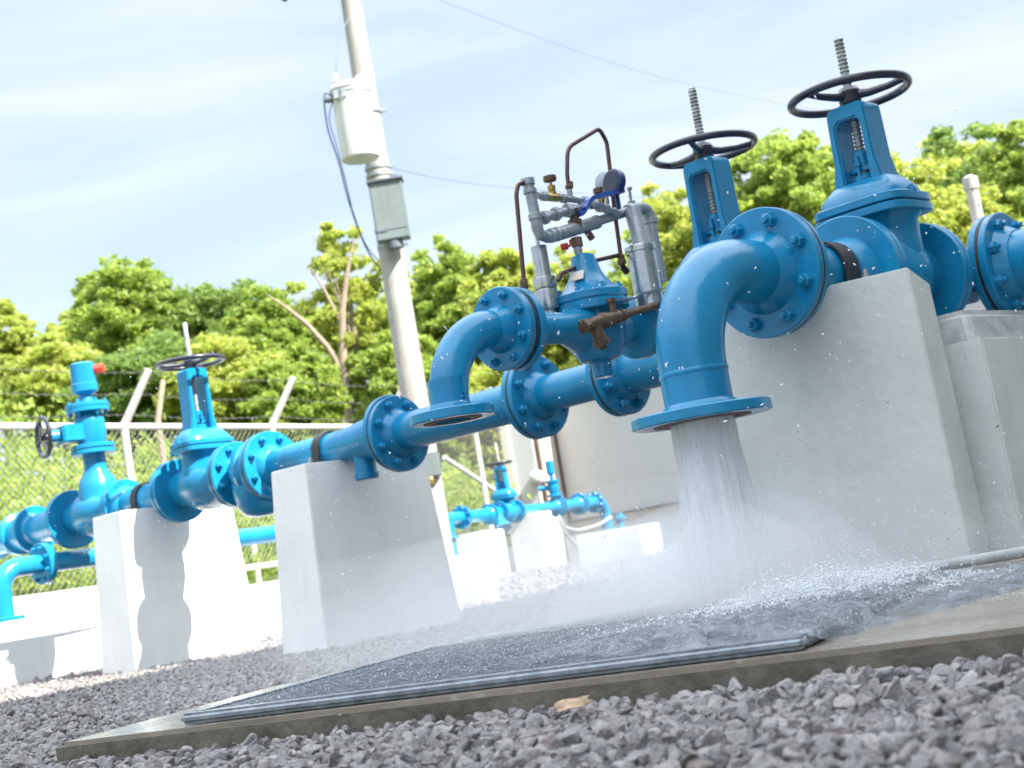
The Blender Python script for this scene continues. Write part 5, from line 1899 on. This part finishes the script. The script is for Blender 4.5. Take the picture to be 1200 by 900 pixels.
mx = nt.nodes.new('ShaderNodeMix')
mx.data_type = 'RGBA'
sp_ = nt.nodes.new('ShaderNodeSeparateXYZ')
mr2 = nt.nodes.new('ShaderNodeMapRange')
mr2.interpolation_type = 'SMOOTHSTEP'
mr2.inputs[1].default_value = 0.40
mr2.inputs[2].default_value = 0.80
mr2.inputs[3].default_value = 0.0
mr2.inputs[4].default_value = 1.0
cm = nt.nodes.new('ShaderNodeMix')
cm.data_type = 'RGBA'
cl = nt.nodes.new('ShaderNodeMix')
cl.data_type = 'RGBA'
cl.inputs[6].default_value = (2.15, 2.6, 3.6, 1)
cl.inputs[7].default_value = (3.0, 3.25, 3.75, 1)
no2 = nt.nodes.new('ShaderNodeTexNoise')
no2.inputs['Scale'].default_value = 2.6
no2.inputs['Detail'].default_value = 9
no2.inputs['Roughness'].default_value = 0.55
no2.inputs['Distortion'].default_value = 0.6
mp2 = nt.nodes.new('ShaderNodeMapping')
mp2.inputs['Scale'].default_value = (1.0, 1.0, 4.5)
mp2.inputs['Rotation'].default_value = (0.15, -0.22, 0.3)
mp2.inputs['Location'].default_value = (0.35, 0.1, 0.2)
nt.links.new(tc.outputs['Generated'], mp2.inputs[0])
nt.links.new(mp2.outputs[0], no2.inputs['Vector'])
mr4 = nt.nodes.new('ShaderNodeMapRange')
mr4.interpolation_type = 'SMOOTHSTEP'
mr4.inputs[1].default_value = 0.32
mr4.inputs[2].default_value = 0.70
nt.links.new(no2.outputs['Fac'], mr4.inputs[0])
nt.links.new(mr4.outputs[0], cl.inputs[0])
nt.links.new(cl.outputs[2], cm.inputs[6])
cm.inputs[7].default_value = (11.0, 11.6, 12.4, 1)  # bright cloud zone overhead, added out of view to fill the shade
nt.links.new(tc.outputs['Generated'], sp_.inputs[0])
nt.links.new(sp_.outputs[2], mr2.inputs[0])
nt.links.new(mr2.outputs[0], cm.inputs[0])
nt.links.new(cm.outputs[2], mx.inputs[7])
L = nt.links.new
L(tc.outputs['Generated'], mp.inputs[0]); L(mp.outputs[0], no.inputs['Vector']); L(no.outputs['Fac'], mr.inputs[0])
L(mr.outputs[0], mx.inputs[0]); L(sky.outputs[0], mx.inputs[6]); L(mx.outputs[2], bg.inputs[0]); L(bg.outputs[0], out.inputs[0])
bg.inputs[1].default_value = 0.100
sl = bpy.data.lights.new('Sun', 'SUN')
sl.energy = 5.0
sl.angle = math.radians(0.6)
sl.color = (1.0, 0.94, 0.84)
so = bpy.data.objects.new('Sun', sl)
so.rotation_euler = Vector(SUN).to_track_quat('Z', 'Y').to_euler()
so.location = (8, 2, 12)
COL.objects.link(so)

# ------------------------------------------------------------------ camera
cd_ = bpy.data.cameras.new('Camera')
cd_.sensor_fit = 'HORIZONTAL'
cd_.sensor_width = 36
cd_.lens = 36 * FPX / 1200
cd_.clip_start = 0.05
cd_.clip_end = 5000
cd_.dof.use_dof = True
cd_.dof.focus_distance = 3.25
cd_.dof.aperture_fstop = 0.051 / 0.0078
co = bpy.data.objects.new('Camera', cd_)
R = Matrix(((CR[0], CUP[0], -CF[0]), (CR[1], CUP[1], -CF[1]), (CR[2], CUP[2], -CF[2]))).to_4x4()
R.translation = Vector(CAM)
co.matrix_world = R
COL.objects.link(co)
scene.camera = co

scene.view_settings.view_transform = 'Standard'
scene.view_settings.look = 'None'
scene.view_settings.exposure = 1.70
scene.view_settings.gamma = 1
scene.view_settings.use_curve_mapping = False
scene.cycles.use_denoising = True
scene.cycles.max_bounces = 8
scene.cycles.transparent_max_bounces = 24
scene.cycles.volume_bounces = 4
scene.cycles.volume_step_rate = 2.0
